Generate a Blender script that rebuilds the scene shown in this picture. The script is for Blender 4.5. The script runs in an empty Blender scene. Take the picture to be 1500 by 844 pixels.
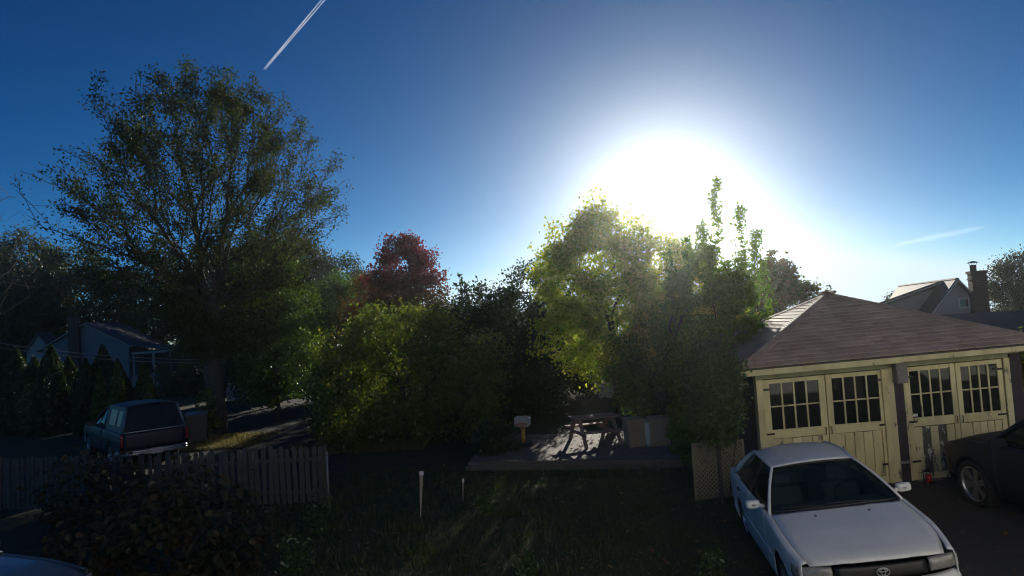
import bpy, math, random
import numpy as np
from mathutils import Vector, Matrix, Quaternion

# ------------------------------------------------------------------ camera, sky, sun, exposure
SC = bpy.context.scene
COL = SC.collection
CAM_H, FPX, ROLL = 3.45, 977.0, 0.06
PITCH = math.atan((472 - 422) / FPX)
CF = Vector((0, math.cos(PITCH), math.sin(PITCH)))
_r0, _u0 = Vector((1, 0, 0)), Vector((0, -math.sin(PITCH), math.cos(PITCH)))
CR = _r0 * math.cos(ROLL) - _u0 * math.sin(ROLL)
CU = _u0 * math.cos(ROLL) + _r0 * math.sin(ROLL)
cam = bpy.data.cameras.new("camera")
cam.lens = 36 * FPX / 1500
cam.sensor_width = 36
cam.clip_start, cam.clip_end = 0.05, 9000
camo = bpy.data.objects.new("camera", cam)
M = Matrix((CR, CU, -CF)).transposed().to_4x4()
M.translation = Vector((0, 0, CAM_H))
camo.matrix_world = M
COL.objects.link(camo)
SC.camera = camo

SUN_EL, SUN_AZ = math.radians(10.2), math.radians(13.3)      # azimuth from +Y towards +X
SUN_DIR = Vector((math.sin(SUN_AZ) * math.cos(SUN_EL), math.cos(SUN_AZ) * math.cos(SUN_EL), math.sin(SUN_EL)))
world = bpy.data.worlds.new("World")
SC.world = world
world.use_nodes = True
wn = world.node_tree
bg = wn.nodes["Background"]
sky = wn.nodes.new("ShaderNodeTexSky")
sky.sky_type = 'NISHITA'
sky.sun_disc = False
sky.sun_elevation = SUN_EL
sky.sun_rotation = SUN_AZ
sky.altitude = 0
sky.air_density = 0.4
sky.dust_density = 0.1
sky.ozone_density = 6.0
# one even tone curve over the whole sky: the deep contrast of the photograph's exposure
_sp = wn.nodes.new("ShaderNodeSeparateColor"); _cb = wn.nodes.new("ShaderNodeCombineColor")
wn.links.new(sky.outputs[0], _sp.inputs[0])
for _i, (_pw, _sc) in enumerate(((1.86, 1.0), (1.38, 0.83), (1.12, 0.69))):
    _p = wn.nodes.new("ShaderNodeMath"); _p.operation = 'POWER'; _p.inputs[1].default_value = _pw
    _m = wn.nodes.new("ShaderNodeMath"); _m.operation = 'MULTIPLY'; _m.inputs[1].default_value = _sc
    _k = wn.nodes.new("ShaderNodeMath"); _k.operation = 'SMOOTH_MIN'          # the curve's shoulder
    _k.inputs[1].default_value = (6.6, 8.3, 9.4)[_i]; _k.inputs[2].default_value = 3.0
    wn.links.new(_sp.outputs[_i], _p.inputs[0]); wn.links.new(_p.outputs[0], _m.inputs[0]); wn.links.new(_m.outputs[0], _k.inputs[0]); wn.links.new(_k.outputs[0], _cb.inputs[_i])
wn.links.new(_cb.outputs[0], bg.inputs[0])
bg.inputs[1].default_value = 0.08
sl = bpy.data.lights.new("sun", 'SUN')
sl.energy = 5.0
sl.angle = math.radians(0.5)
sl.color = (1.0, 0.93, 0.80)
so = bpy.data.objects.new("sun", sl)
so.rotation_mode = 'QUATERNION'
so.rotation_quaternion = SUN_DIR.to_track_quat('Z', 'Y')
COL.objects.link(so)
SC.view_settings.view_transform = 'Standard'
SC.view_settings.look = 'None'
SC.view_settings.exposure = 0.35
SC.view_settings.gamma = 1.0
SC.cycles.use_denoising = True
SC.cycles.filter_width = 1.1
SC.cycles.max_bounces = 12
SC.cycles.diffuse_bounces = 8
SC.cycles.transmission_bounces = 12
SC.cycles.transparent_max_bounces = 12

# ------------------------------------------------------------------ helpers
def at(px, py, Y):
    """the point at depth Y seen at photo pixel (px, py)"""
    d = CF + CR * ((px - 750) / FPX) + CU * ((422 - py) / FPX)
    return Vector((0, 0, CAM_H)) + d * (Y / d.y)

def nodes_of(m):
    return m.node_tree.nodes, m.node_tree.links

def mat(name, base, rough=0.7, base2=None, scale=6.0, metal=0.0, bump=0.0, bscale=40.0, spec=0.5, coat=0.0, detail=6.0, sharp=0.0, stretch=None):
    m = bpy.data.materials.new(name)
    m.use_nodes = True
    n, l = nodes_of(m)
    b = n["Principled BSDF"]
    b.inputs["Roughness"].default_value = rough
    b.inputs["Metallic"].default_value = metal
    b.inputs["Specular IOR Level"].default_value = spec
    b.inputs["Coat Weight"].default_value = coat
    b.inputs["Base Color"].default_value = (*base, 1)
    tc = n.new("ShaderNodeTexCoord")
    mp = n.new("ShaderNodeMapping")
    l.new(tc.outputs["Object"], mp.inputs[0])
    if stretch:
        mp.inputs["Scale"].default_value = stretch
    if base2:
        nz = n.new("ShaderNodeTexNoise")
        nz.inputs["Scale"].default_value = scale
        nz.inputs["Detail"].default_value = detail
        nz.inputs["Roughness"].default_value = 0.65
        l.new(mp.outputs[0], nz.inputs["Vector"])
        r = n.new("ShaderNodeValToRGB")
        r.color_ramp.elements[0].position = 0.3 + sharp * 0.18
        r.color_ramp.elements[1].position = 0.7 - sharp * 0.18
        r.color_ramp.elements[0].color = (*base, 1)
        r.color_ramp.elements[1].color = (*base2, 1)
        l.new(nz.outputs["Fac"], r.inputs[0])
        l.new(r.outputs[0], b.inputs["Base Color"])
    if bump:
        nb = n.new("ShaderNodeTexNoise")
        nb.inputs["Scale"].default_value = bscale
        nb.inputs["Detail"].default_value = 4
        l.new(mp.outputs[0], nb.inputs["Vector"])
        bp = n.new("ShaderNodeBump")
        bp.inputs["Strength"].default_value = bump
        bp.inputs["Distance"].default_value = 0.02
        l.new(nb.outputs["Fac"], bp.inputs["Height"])
        l.new(bp.outputs[0], b.inputs["Normal"])
    return m

def leafmat(name, cols, trans=0.42, gloss=0.06, zgrad=None, tv=1.5):
    """cols: list of leaf colours picked at random leaf by leaf; zgrad=(z0,z1,cols2): other leaf colours above z1"""
    m = bpy.data.materials.new(name)
    m.use_nodes = True
    n, l = nodes_of(m)
    n.remove(n["Principled BSDF"])
    out = n["Material Output"]
    geo = n.new("ShaderNodeNewGeometry")
    def ramp(cs):
        r = n.new("ShaderNodeValToRGB")
        r.color_ramp.interpolation = 'LINEAR'
        while len(r.color_ramp.elements) < len(cs):
            r.color_ramp.elements.new(0.5)
        for i, c in enumerate(cs):
            r.color_ramp.elements[i].position = i / max(1, len(cs) - 1)
            r.color_ramp.elements[i].color = (*c, 1)
        l.new(geo.outputs["Random Per Island"], r.inputs[0])
        return r.outputs[0]
    col = ramp(cols)
    if zgrad:
        tc = n.new("ShaderNodeTexCoord")
        sx = n.new("ShaderNodeSeparateXYZ")
        l.new(tc.outputs["Object"], sx.inputs[0])
        nz = n.new("ShaderNodeTexNoise")
        nz.inputs["Scale"].default_value = 0.9
        l.new(tc.outputs["Object"], nz.inputs["Vector"])
        ad = n.new("ShaderNodeMath"); ad.operation = 'MULTIPLY_ADD'
        l.new(nz.outputs["Fac"], ad.inputs[0]); ad.inputs[1].default_value = 2.4
        l.new(sx.outputs[2], ad.inputs[2])
        mr = n.new("ShaderNodeMapRange")
        mr.inputs["From Min"].default_value = zgrad[0] + 1.2
        mr.inputs["From Max"].default_value = zgrad[1] + 1.2
        l.new(ad.outputs[0], mr.inputs[0])
        mx = n.new("ShaderNodeMix"); mx.data_type = 'RGBA'
        l.new(mr.outputs[0], mx.inputs["Factor"])
        l.new(col, mx.inputs["A"]); l.new(ramp(zgrad[2]), mx.inputs["B"])
        col = mx.outputs["Result"]
    d = n.new("ShaderNodeBsdfDiffuse"); t = n.new("ShaderNodeBsdfTranslucent"); g = n.new("ShaderNodeBsdfGlossy")
    g.inputs["Roughness"].default_value = 0.45
    hs = n.new("ShaderNodeHueSaturation")
    hs.inputs["Saturation"].default_value = 1.15; hs.inputs["Value"].default_value = tv
    l.new(col, hs.inputs["Color"])
    l.new(col, d.inputs[0]); l.new(hs.outputs[0], t.inputs[0])
    m1 = n.new("ShaderNodeMixShader"); m1.inputs[0].default_value = trans
    l.new(d.outputs[0], m1.inputs[1]); l.new(t.outputs[0], m1.inputs[2])
    m2 = n.new("ShaderNodeMixShader"); m2.inputs[0].default_value = gloss
    l.new(m1.outputs[0], m2.inputs[1]); l.new(g.outputs[0], m2.inputs[2])
    l.new(m2.outputs[0], out.inputs[0])
    return m

def glassmat(name, tint=(0.02, 0.03, 0.035), see=0.35, rough=0.03):
    m = bpy.data.materials.new(name)
    m.use_nodes = True
    n, l = nodes_of(m)
    b = n["Principled BSDF"]
    b.inputs["Base Color"].default_value = (*tint, 1)
    b.inputs["Roughness"].default_value = rough
    t = n.new("ShaderNodeBsdfTransparent")
    t.inputs[0].default_value = (0.75, 0.85, 0.85, 1)
    mx = n.new("ShaderNodeMixShader"); mx.inputs[0].default_value = see
    l.new(b.outputs[0], mx.inputs[1]); l.new(t.outputs[0], mx.inputs[2])
    l.new(mx.outputs[0], n["Material Output"].inputs[0])
    return m

class MB:
    def __init__(self):
        self.v, self.f = [], []
    def add(self, vs, fs):
        b = len(self.v)
        self.v.extend([tuple(p) for p in vs])
        self.f.extend([tuple(b + i for i in f) for f in fs])
    def box(self, x0, x1, y0, y1, z0, z1, m=None):
        vs = [(x, y, z) for z in (z0, z1) for y in (y0, y1) for x in (x0, x1)]
        if m is not None:
            vs = [m @ Vector(p) for p in vs]
        self.add(vs, [(0, 2, 3, 1), (4, 5, 7, 6), (0, 1, 5, 4), (2, 6, 7, 3), (0, 4, 6, 2), (1, 3, 7, 5)])
        return self
    def bar(self, a, b, w, h, up=Vector((0, 0, 1))):
        a, b = Vector(a), Vector(b)
        d = (b - a).normalized()
        s = d.cross(up)
        s = s.normalized() if s.length > 1e-4 else Vector((1, 0, 0))
        u = s.cross(d)
        vs = [p + s * (w / 2 * i) + u * (h / 2 * j) for p in (a, b) for i, j in ((-1, -1), (1, -1), (1, 1), (-1, 1))]
        self.add(vs, [(3, 2, 1, 0), (4, 5, 6, 7), (0, 1, 5, 4), (1, 2, 6, 5), (2, 3, 7, 6), (3, 0, 4, 7)])
        return self
    def tube(self, pts, rad, n=8, cap=True):
        pts = [Vector(p) for p in pts]
        if not hasattr(rad, '__len__'):
            rad = [rad] * len(pts)
        vs, fs = [], []
        pu = None
        for i, p in enumerate(pts):
            d = (pts[min(i + 1, len(pts) - 1)] - pts[max(i - 1, 0)]).normalized()
            if pu is None:
                ref = Vector((0, 0, 1)) if abs(d.z) < 0.9 else Vector((1, 0, 0))
                pu = d.cross(ref).normalized()
            s = (pu - d * pu.dot(d)).normalized(); pu = s
            t = d.cross(s)
            for k in range(n):
                a = 2 * math.pi * k / n
                vs.append(p + (s * math.cos(a) + t * math.sin(a)) * rad[i])
        for i in range(len(pts) - 1):
            for k in range(n):
                a, b = i * n + k, i * n + (k + 1) % n
                fs.append((a, b, b + n, a + n))
        if cap:
            fs.append(tuple(range(n - 1, -1, -1)))
            fs.append(tuple(range((len(pts) - 1) * n, len(pts) * n)))
        self.add(vs, fs)
        return self
    def lathe(self, prof, n=24, m=None, close=False):
        """prof: (r, z) turned round z"""
        vs, fs = [], []
        for r, z in prof:
            for k in range(n):
                a = 2 * math.pi * k / n
                p = Vector((r * math.cos(a), r * math.sin(a), z))
                vs.append(m @ p if m is not None else p)
        q = len(prof)
        for i in range(q if close else q - 1):
            for k in range(n):
                a, b = i * n + k, i * n + (k + 1) % n
                c, d = ((i + 1) % q) * n + (k + 1) % n, ((i + 1) % q) * n + k
                fs.append((a, b, c, d))
        self.add(vs, fs)
        return self
    def grid(self, fn, u, v, flip=False):
        """fn(u, v) -> point over the lists u, v"""
        vs = [fn(a, b) for b in v for a in u]
        nu = len(u)
        fs = []
        for j in range(len(v) - 1):
            for i in range(nu - 1):
                q = (j * nu + i, j * nu + i + 1, (j + 1) * nu + i + 1, (j + 1) * nu + i)
                fs.append(q[::-1] if flip else q)
        self.add(vs, fs)
        return self
    def prism(self, poly, fn, d0, d1):
        """poly in 2D; fn(a, b, d) -> 3D point; extruded from d0 to d1"""
        k = len(poly)
        vs = [fn(a, b, d0) for a, b in poly] + [fn(a, b, d1) for a, b in poly]
        fs = [tuple(range(k - 1, -1, -1)), tuple(range(k, 2 * k))]
        fs += [(i, (i + 1) % k, k + (i + 1) % k, k + i) for i in range(k)]
        self.add(vs, fs)
        return self
    def mesh(self, name, m=None):
        me = bpy.data.meshes.new(name)
        me.from_pydata([tuple(p) for p in self.v], [], self.f)
        if m:
            me.materials.append(m)
        me.update()
        return me
    def build(self, name, m, parent=None, smooth=False, bevel=0.0, solid=0.0, label=None, kind=None):
        me = self.mesh(name, m)
        if smooth:
            me.polygons.foreach_set("use_smooth", [True] * len(me.polygons))
        o = bpy.data.objects.new(name, me)
        COL.objects.link(o)
        o.parent = parent
        if solid:
            md = o.modifiers.new("solid", 'SOLIDIFY'); md.thickness = solid; md.offset = -1
        if bevel:
            md = o.modifiers.new("bevel", 'BEVEL'); md.width = bevel; md.segments = 2; md.limit_method = 'ANGLE'
        if label:
            o["label"] = label
        if kind:
            o["kind"] = kind
        return o

def tag(o, label=None, cat=None, group=None, kind=None):
    if label: o["label"] = label
    if cat: o["category"] = cat
    if group: o["group"] = group
    if kind: o["kind"] = kind
    return o

def thing(name, label, cat, loc=(0, 0, 0), rz=0.0, group=None):
    o = bpy.data.objects.new(name, None)
    o.empty_display_size = 0.2
    o.location = loc
    o.rotation_euler = (0, 0, rz)
    COL.objects.link(o)
    return tag(o, label, cat, group)

def share(me, name, parent, loc=(0, 0, 0), rot=(0, 0, 0), scale=(1, 1, 1), label=None):
    o = bpy.data.objects.new(name, me)
    COL.objects.link(o)
    o.parent = parent
    o.location = loc; o.rotation_euler = rot; o.scale = scale
    if label: o["label"] = label
    return o

def copy_tree(o, parent=None):
    c = o.copy(); COL.objects.link(c); c.parent = parent
    for ch in list(o.children):
        copy_tree(ch, c)
    return c

def np_mesh(name, verts, faces, m, smooth=False):
    """verts (N,3); faces (K,3) or (K,4), fast"""
    me = bpy.data.meshes.new(name)
    k = faces.shape[1]
    me.vertices.add(len(verts)); me.vertices.foreach_set("co", verts.astype(np.float32).ravel())
    me.loops.add(faces.size); me.loops.foreach_set("vertex_index", faces.astype(np.int32).ravel())
    me.polygons.add(len(faces))
    me.polygons.foreach_set("loop_start", np.arange(0, faces.size, k, dtype=np.int32))
    me.polygons.foreach_set("loop_total", np.full(len(faces), k, dtype=np.int32))
    if smooth:
        me.polygons.foreach_set("use_smooth", np.ones(len(faces), dtype=bool))
    me.update(calc_edges=True)
    me.materials.append(m)
    return me

def link_mesh(me, name, parent):
    o = bpy.data.objects.new(name, me)
    COL.objects.link(o); o.parent = parent
    return o

# ------------------------------------------------------------------ trees
def leaf_quads(rng, P, L, W, droop=0.0):
    """one folded-looking diamond per point"""
    n = len(P)
    a = rng.normal(size=(n, 3)); a[:, 2] -= droop
    a /= np.linalg.norm(a, axis=1, keepdims=True)
    b = rng.normal(size=(n, 3))
    b -= a * (a * b).sum(1, keepdims=True)
    b /= np.linalg.norm(b, axis=1, keepdims=True)
    s = rng.uniform(0.65, 1.3, (n, 1))
    v = np.empty((n, 4, 3))
    v[:, 0] = P - a * L * s * 0.5
    v[:, 1] = P + b * W * s * 0.5 - a * L * s * 0.08
    v[:, 2] = P + a * L * s * 0.5
    v[:, 3] = P - b * W * s * 0.5 - a * L * s * 0.08
    f = np.arange(n * 4).reshape(n, 4)
    return v.reshape(-1, 3), f

def skeleton(rng, trunk, targets, wpath=0.4, seg=0.45, bend=0.35):
    """grow a branching skeleton from the trunk polyline to every target; returns nodes, parents"""
    cap = len(trunk) + len(targets) * 14
    N = np.zeros((cap, 3)); Pa = np.full(cap, -1); PL = np.zeros(cap); D = np.zeros((cap, 3))
    k = len(trunk)
    for i, p in enumerate(trunk):
        N[i] = p; Pa[i] = i - 1
        D[i] = (0, 0, 1) if i == 0 else (N[i] - N[i - 1]) / np.linalg.norm(N[i] - N[i - 1])
    fork0 = max(1, int(k * 0.45))
    fork = N[k - 1]
    T = targets[np.argsort(np.linalg.norm(targets - N[fork0], axis=1))]
    for t in T:
        d = t - N[fork0:k]
        dist = np.linalg.norm(d, axis=1)
        dirv = d / (dist[:, None] + 1e-9)
        al = (dirv * D[fork0:k]).sum(1)
        cost = dist + wpath * PL[fork0:k] + 0.5 * dist * (1 - al)
        j = fork0 + int(np.argmin(cost))
        p0 = N[j].copy(); L = np.linalg.norm(t - p0)
        if L < 1e-3: continue
        m = max(2, min(9, int(L / seg) + 1))
        c = p0 + (D[j] * 0.55 + np.array([0, 0, 0.15])) * L * bend + (t - p0) * (0.5 - 0.3 * bend) + rng.normal(size=3) * L * 0.05
        pr = j
        for q in range(1, m + 1):
            if k >= cap: break
            s = q / m
            p = (1 - s) ** 2 * p0 + 2 * s * (1 - s) * c + s * s * t + (rng.normal(size=3) * L * 0.012 if q < m else 0)
            N[k] = p; Pa[k] = pr; e = p - N[pr]; le = np.linalg.norm(e) + 1e-9
            D[k] = e / le; PL[k] = PL[pr] + le; pr = k; k += 1
    return N[:k], Pa[:k], D[:k]

def branch_mesh(name, N, Pa, D, tip, m, rmax=None, power=2.3, rmin_draw=0.0):
    k = len(N)
    A = np.zeros(k)
    haschild = np.zeros(k, bool); haschild[Pa[Pa >= 0]] = True
    A[~haschild] = tip ** power
    for i in range(k - 1, 0, -1):
        A[Pa[i]] += A[i]
    R = A ** (1 / power)
    if rmax:
        R = np.minimum(R, rmax)
        sc = rmax / R[0] if R[0] < rmax else 1
        R = np.where(R > 3 * tip, tip * 3 + (R - tip * 3) * sc, R) if sc > 1 else R
    ref = np.where(np.abs(D[:, 2:3]) < 0.9, np.array([[0, 0, 1.0]]), np.array([[1.0, 0, 0]]))
    S = np.cross(D, ref); S /= np.linalg.norm(S, axis=1, keepdims=True)
    Tt = np.cross(D, S)
    vs, fs = [], []
    off = 0
    for sides, sel in ((8, R > 0.05), (5, (R <= 0.05) & (R > 0.018)), (3, R <= 0.018)):
        idx = np.nonzero(sel & (Pa >= 0))[0]
        if not len(idx): continue
        ang = 2 * np.pi * np.arange(sides) / sides
        ca, sa = np.cos(ang), np.sin(ang)
        pi = Pa[idx]
        r0 = np.minimum(R[pi], R[idx] * 1.12)
        ring = lambda I, r: N[I][:, None, :] + r[:, None, None] * (S[I][:, None, :] * ca[None, :, None] + Tt[I][:, None, :] * sa[None, :, None])
        v0 = N[pi][:, None, :] + r0[:, None, None] * (S[idx][:, None, :] * ca[None, :, None] + Tt[idx][:, None, :] * sa[None, :, None])
        v1 = ring(idx, R[idx])
        V = np.concatenate([v0, v1], 1).reshape(-1, 3)
        base = off + np.arange(len(idx))[:, None] * 2 * sides
        q = np.arange(sides)
        f = np.stack([base + q, base + (q + 1) % sides, base + sides + (q + 1) % sides, base + sides + q], -1).reshape(-1, 4)
        vs.append(V); fs.append(f); off += len(V)
    return np_mesh(name, np.concatenate(vs), np.concatenate(fs), m, True), R

def profile_targets(rng, n, prof, lob=0.16, outer=0.55, sx=1.0, sy=1.0, ph=None):
    """points inside a lumpy crown of revolution; prof: (z, radius)"""
    z = np.array([p[0] for p in prof]); r = np.array([p[1] for p in prof])
    w = r ** 1.3 + 0.02
    zz = np.interp(rng.random(n), np.concatenate([[0], np.cumsum((w[1:] + w[:-1]) / 2 * np.diff(z))]) / np.sum((w[1:] + w[:-1]) / 2 * np.diff(z)), z)
    th = rng.random(n) * 2 * np.pi
    p1, p2, p3 = rng.random(3) * 6.28 if ph is None else ph
    R = np.interp(zz, z, r) * (1 + lob * np.sin(3 * th + p1 + zz * 0.7) + lob * 0.8 * np.sin(5 * th + p2 - zz * 1.3) + lob * 0.6 * np.sin(2 * zz + p3 + 2 * th))
    rr = R * rng.random(n) ** (0.5 * (1 - outer) + 0.08)
    return np.stack([rr * np.cos(th) * sx, rr * np.sin(th) * sy, zz], 1)

def make_tree(name, label, cat, xy, prof, nt, nl, L, W, lm, bm, seed, trunk_r, fork, tip=0.006, wpath=0.4, sig=0.22, outer=0.55,
              lob=0.16, lean=(0, 0), droop=0.2, group=None, sx=1.0, sy=1.0, clump=0.0, leaf_bias=None, bend=0.35, z0=0.0, seg=0.45, extra=None, ttop=None, power=2.3):
    rng = np.random.default_rng(seed)
    t = thing(name, label, cat, (xy[0], xy[1], z0), 0, group)
    tg = profile_targets(rng, nt, prof, lob, outer, sx, sy)
    tg[:, 0] += lean[0] * tg[:, 2] / prof[-1][0]; tg[:, 1] += lean[1] * tg[:, 2] / prof[-1][0]
    if extra is not None:
        tg = np.concatenate([tg, np.array(extra, float)])
    top = prof[-1][0]
    trunk = []
    zt = ttop or fork + (top - fork) * 0.35
    kk = 12
    for i in range(kk):
        z = zt * i / (kk - 1)
        trunk.append((lean[0] * z / top + math.sin(z * 0.9 + seed) * 0.04 * trunk_r * 6, lean[1] * z / top, z - (0.15 if i == 0 else 0)))
    N, Pa, D = skeleton(rng, trunk, tg, wpath, seg, bend)
    me, R = branch_mesh(name + "_trunk", N, Pa, D, tip, bm, trunk_r, power)
    link_mesh(me, "trunk", t)
    if nl:
        tw = np.nonzero((R < tip * 3.2) & (Pa >= 0))[0]
        wgt = np.ones(len(tw))
        if clump:
            cph = rng.random(6) * 6.28
            q = N[tw]
            f = np.sin(q[:, 0] * 2.1 + cph[0]) * np.sin(q[:, 1] * 2.3 + cph[1]) * np.sin(q[:, 2] * 1.9 + cph[2]) + 0.5 * np.sin(q[:, 0] * 4.3 + cph[3]) * np.sin(q[:, 2] * 4.1 + cph[4])
            wgt *= np.clip(1 + clump * f * 1.6, 0.03, None)
        if leaf_bias is not None:
            wgt *= leaf_bias(N[tw])
        wgt /= wgt.sum()
        pick = rng.choice(tw, nl, p=wgt)
        s = rng.random((nl, 1))
        P = N[pick] * s + N[Pa[pick]] * (1 - s) + rng.normal(size=(nl, 3)) * sig * np.array([1, 1, 0.8])
        P[:, 2] = np.maximum(P[:, 2], 0.05)
        v, f = leaf_quads(rng, P, L, W, droop)
        link_mesh(np_mesh(name + "_crown", v, f, lm), "crown", t)
    return t

def spots(rng, lst):
    return lst

def gz(x):
    """the driveway climbs gently to the right"""
    return 0.052 * max(0.0, min(x, 13.0) - 2.8)

# ------------------------------------------------------------------ materials
BARK = mat("bark", (0.045, 0.036, 0.028), 0.9, (0.10, 0.085, 0.07), 9, bump=0.8, bscale=26, stretch=(3, 3, 0.7))
BARK_PALE = mat("bark_pale", (0.09, 0.075, 0.06), 0.9, (0.16, 0.14, 0.115), 9, bump=0.6, bscale=26, stretch=(3, 3, 0.7))
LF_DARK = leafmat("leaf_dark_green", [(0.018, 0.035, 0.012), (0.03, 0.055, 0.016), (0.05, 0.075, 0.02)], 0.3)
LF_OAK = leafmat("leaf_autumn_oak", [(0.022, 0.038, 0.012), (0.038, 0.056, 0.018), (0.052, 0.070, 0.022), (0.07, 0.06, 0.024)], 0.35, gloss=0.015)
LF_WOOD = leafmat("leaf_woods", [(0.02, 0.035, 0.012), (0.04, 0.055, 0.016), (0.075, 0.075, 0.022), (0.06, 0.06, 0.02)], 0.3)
LF_GREEN = leafmat("leaf_green", [(0.035, 0.075, 0.016), (0.065, 0.115, 0.022), (0.10, 0.14, 0.03)], 0.52)
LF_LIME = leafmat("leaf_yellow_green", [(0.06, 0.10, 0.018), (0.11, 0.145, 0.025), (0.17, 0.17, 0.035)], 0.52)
LF_SUN = leafmat("leaf_sunlit_maple", [(0.13, 0.20, 0.035), (0.22, 0.27, 0.05), (0.32, 0.31, 0.07)], 0.62, gloss=0.02, tv=1.9)  # leaf colours brightened to carry the glow under the low sun
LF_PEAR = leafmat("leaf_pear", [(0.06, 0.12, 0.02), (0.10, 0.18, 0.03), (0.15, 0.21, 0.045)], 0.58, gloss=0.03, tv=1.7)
LF_RUST = leafmat("leaf_fading_maple", [(0.05, 0.085, 0.02), (0.10, 0.11, 0.028), (0.12, 0.085, 0.028), (0.07, 0.12, 0.026)], 0.5, gloss=0.02)
LF_RED = leafmat("leaf_red_maple", [(0.05, 0.065, 0.02), (0.09, 0.06, 0.02), (0.06, 0.035, 0.02)], 0.45,
                 zgrad=(4.6, 6.0, [(0.10, 0.022, 0.024), (0.17, 0.03, 0.036), (0.20, 0.05, 0.05), (0.09, 0.035, 0.026)]))
LF_ORANGE = leafmat("leaf_rust", [(0.055, 0.05, 0.02), (0.14, 0.07, 0.025), (0.10, 0.05, 0.02), (0.07, 0.075, 0.024)], 0.42, gloss=0.03)
LF_BRONZE = leafmat("leaf_bronze_shrub", [(0.036, 0.034, 0.018), (0.075, 0.052, 0.027), (0.042, 0.048, 0.02), (0.095, 0.062, 0.034)], 0.3, gloss=0.03)
GRASSM = leafmat("grass_blade", [(0.03, 0.055, 0.012), (0.05, 0.08, 0.018), (0.085, 0.095, 0.03)], 0.4)
PALEGRASS = leafmat("pale_grass_blade", [(0.10, 0.11, 0.035), (0.16, 0.14, 0.055), (0.22, 0.18, 0.08)], 0.4)  # paler, yellower blades than those of the lawn

# ------------------------------------------------------------------ the ground
def sheet(name, pts, z, m, thick=0.0):
    mb = MB()
    if thick:
        mb.prism(pts, lambda a, b, d: (a, b, d), z - thick, z)
    else:
        mb.add([(x, y, z + gz(x)) for x, y in pts], [tuple(range(len(pts)))])
    return tag(mb.build(name, m), kind="structure")

SOIL = mat("lawn_soil", (0.028, 0.036, 0.014), 0.95, (0.055, 0.06, 0.024), 1.6, bump=0.9, bscale=30)
gx = np.linspace(-92, 92, 93); gy = np.linspace(-32, 126, 80)
X, Y = np.meshgrid(gx, gy)
rg = np.random.default_rng(5)
Z = np.where(Y > 38, rg.normal(0, 0.03, X.shape), 0.0) + np.where(Y > 45, (Y - 45) * 0.004, 0) + 0.052 * np.clip(np.minimum(X, 13) - 2.8, 0, None) * np.clip((24 - Y) / 8, 0, 1)
V = np.stack([X, Y, Z - 0.008], -1).reshape(-1, 3)
I = np.arange(93 * 80).reshape(80, 93)
F4 = np.stack([I[:-1, :-1], I[:-1, 1:], I[1:, 1:], I[1:, :-1]], -1).reshape(-1, 4)
g = link_mesh(np_mesh("ground", V, F4, SOIL, True), "ground", None); tag(g, kind="structure")

ASPH = mat("asphalt", (0.035, 0.035, 0.036), 0.85, (0.06, 0.058, 0.055), 3, bump=0.5, bscale=160)
GRAVEL = mat("old_pavement", (0.032, 0.031, 0.030), 0.9, (0.05, 0.048, 0.044), 4, bump=0.7, bscale=120)
sheet("driveway", [(2.8, -0.5), (11.5, -0.5), (11.5, 12.6), (4.2, 12.6), (4.1, 11.0), (3.7, 8), (2.8, 5)], 0.002, ASPH)
sheet("side_road", [(-34, 15.9), (-4.2, 15.4), (-5.0, 20.6), (-9.0, 21.0), (-11.0, 20.8), (-34, 21.4)], 0.0, GRAVEL)
sheet("side_lane", [(-9.8, 20.95), (-5.1, 20.55), (-6.4, 27), (-9.5, 36), (-14.5, 36)], 0.004, GRAVEL)
PATIO = mat("patio_paving", (0.13, 0.11, 0.095), 0.85, (0.20, 0.172, 0.15), 5, bump=0.4, bscale=70)
mbp = MB(); mbp.prism([(-1.3, 16.2), (3.75, 15.0), (4.2, 18.6), (-0.9, 20.0)], lambda a, b, d: (a, b, d), -0.01, 0.15)
tag(mbp.build("patio", PATIO), kind="structure")
# retaining timbers along the patio edge, laid end to end in two courses
TIMB = mat("weathered_timber", (0.085, 0.07, 0.058), 0.9, (0.14, 0.12, 0.10), 6, bump=0.6, bscale=30, stretch=(1, 6, 6))
ret = thing("retaining_wall", "low weathered timber retaining wall along the front edge of the patio", "retaining wall", (-1.35, 16.1, 0), math.atan2(-1.2, 5.05))
for c in range(2):
    for i in range(3):
        x0 = i * 1.75 + (0.35 if c else 0)
        x1 = min(x0 + 1.74, 5.25)
        MB().box(x0, x1, -0.06 + c * 0.008, 0.07, c * 0.11, c * 0.11 + 0.106).build("timber", TIMB, ret, bevel=0.008)

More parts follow.
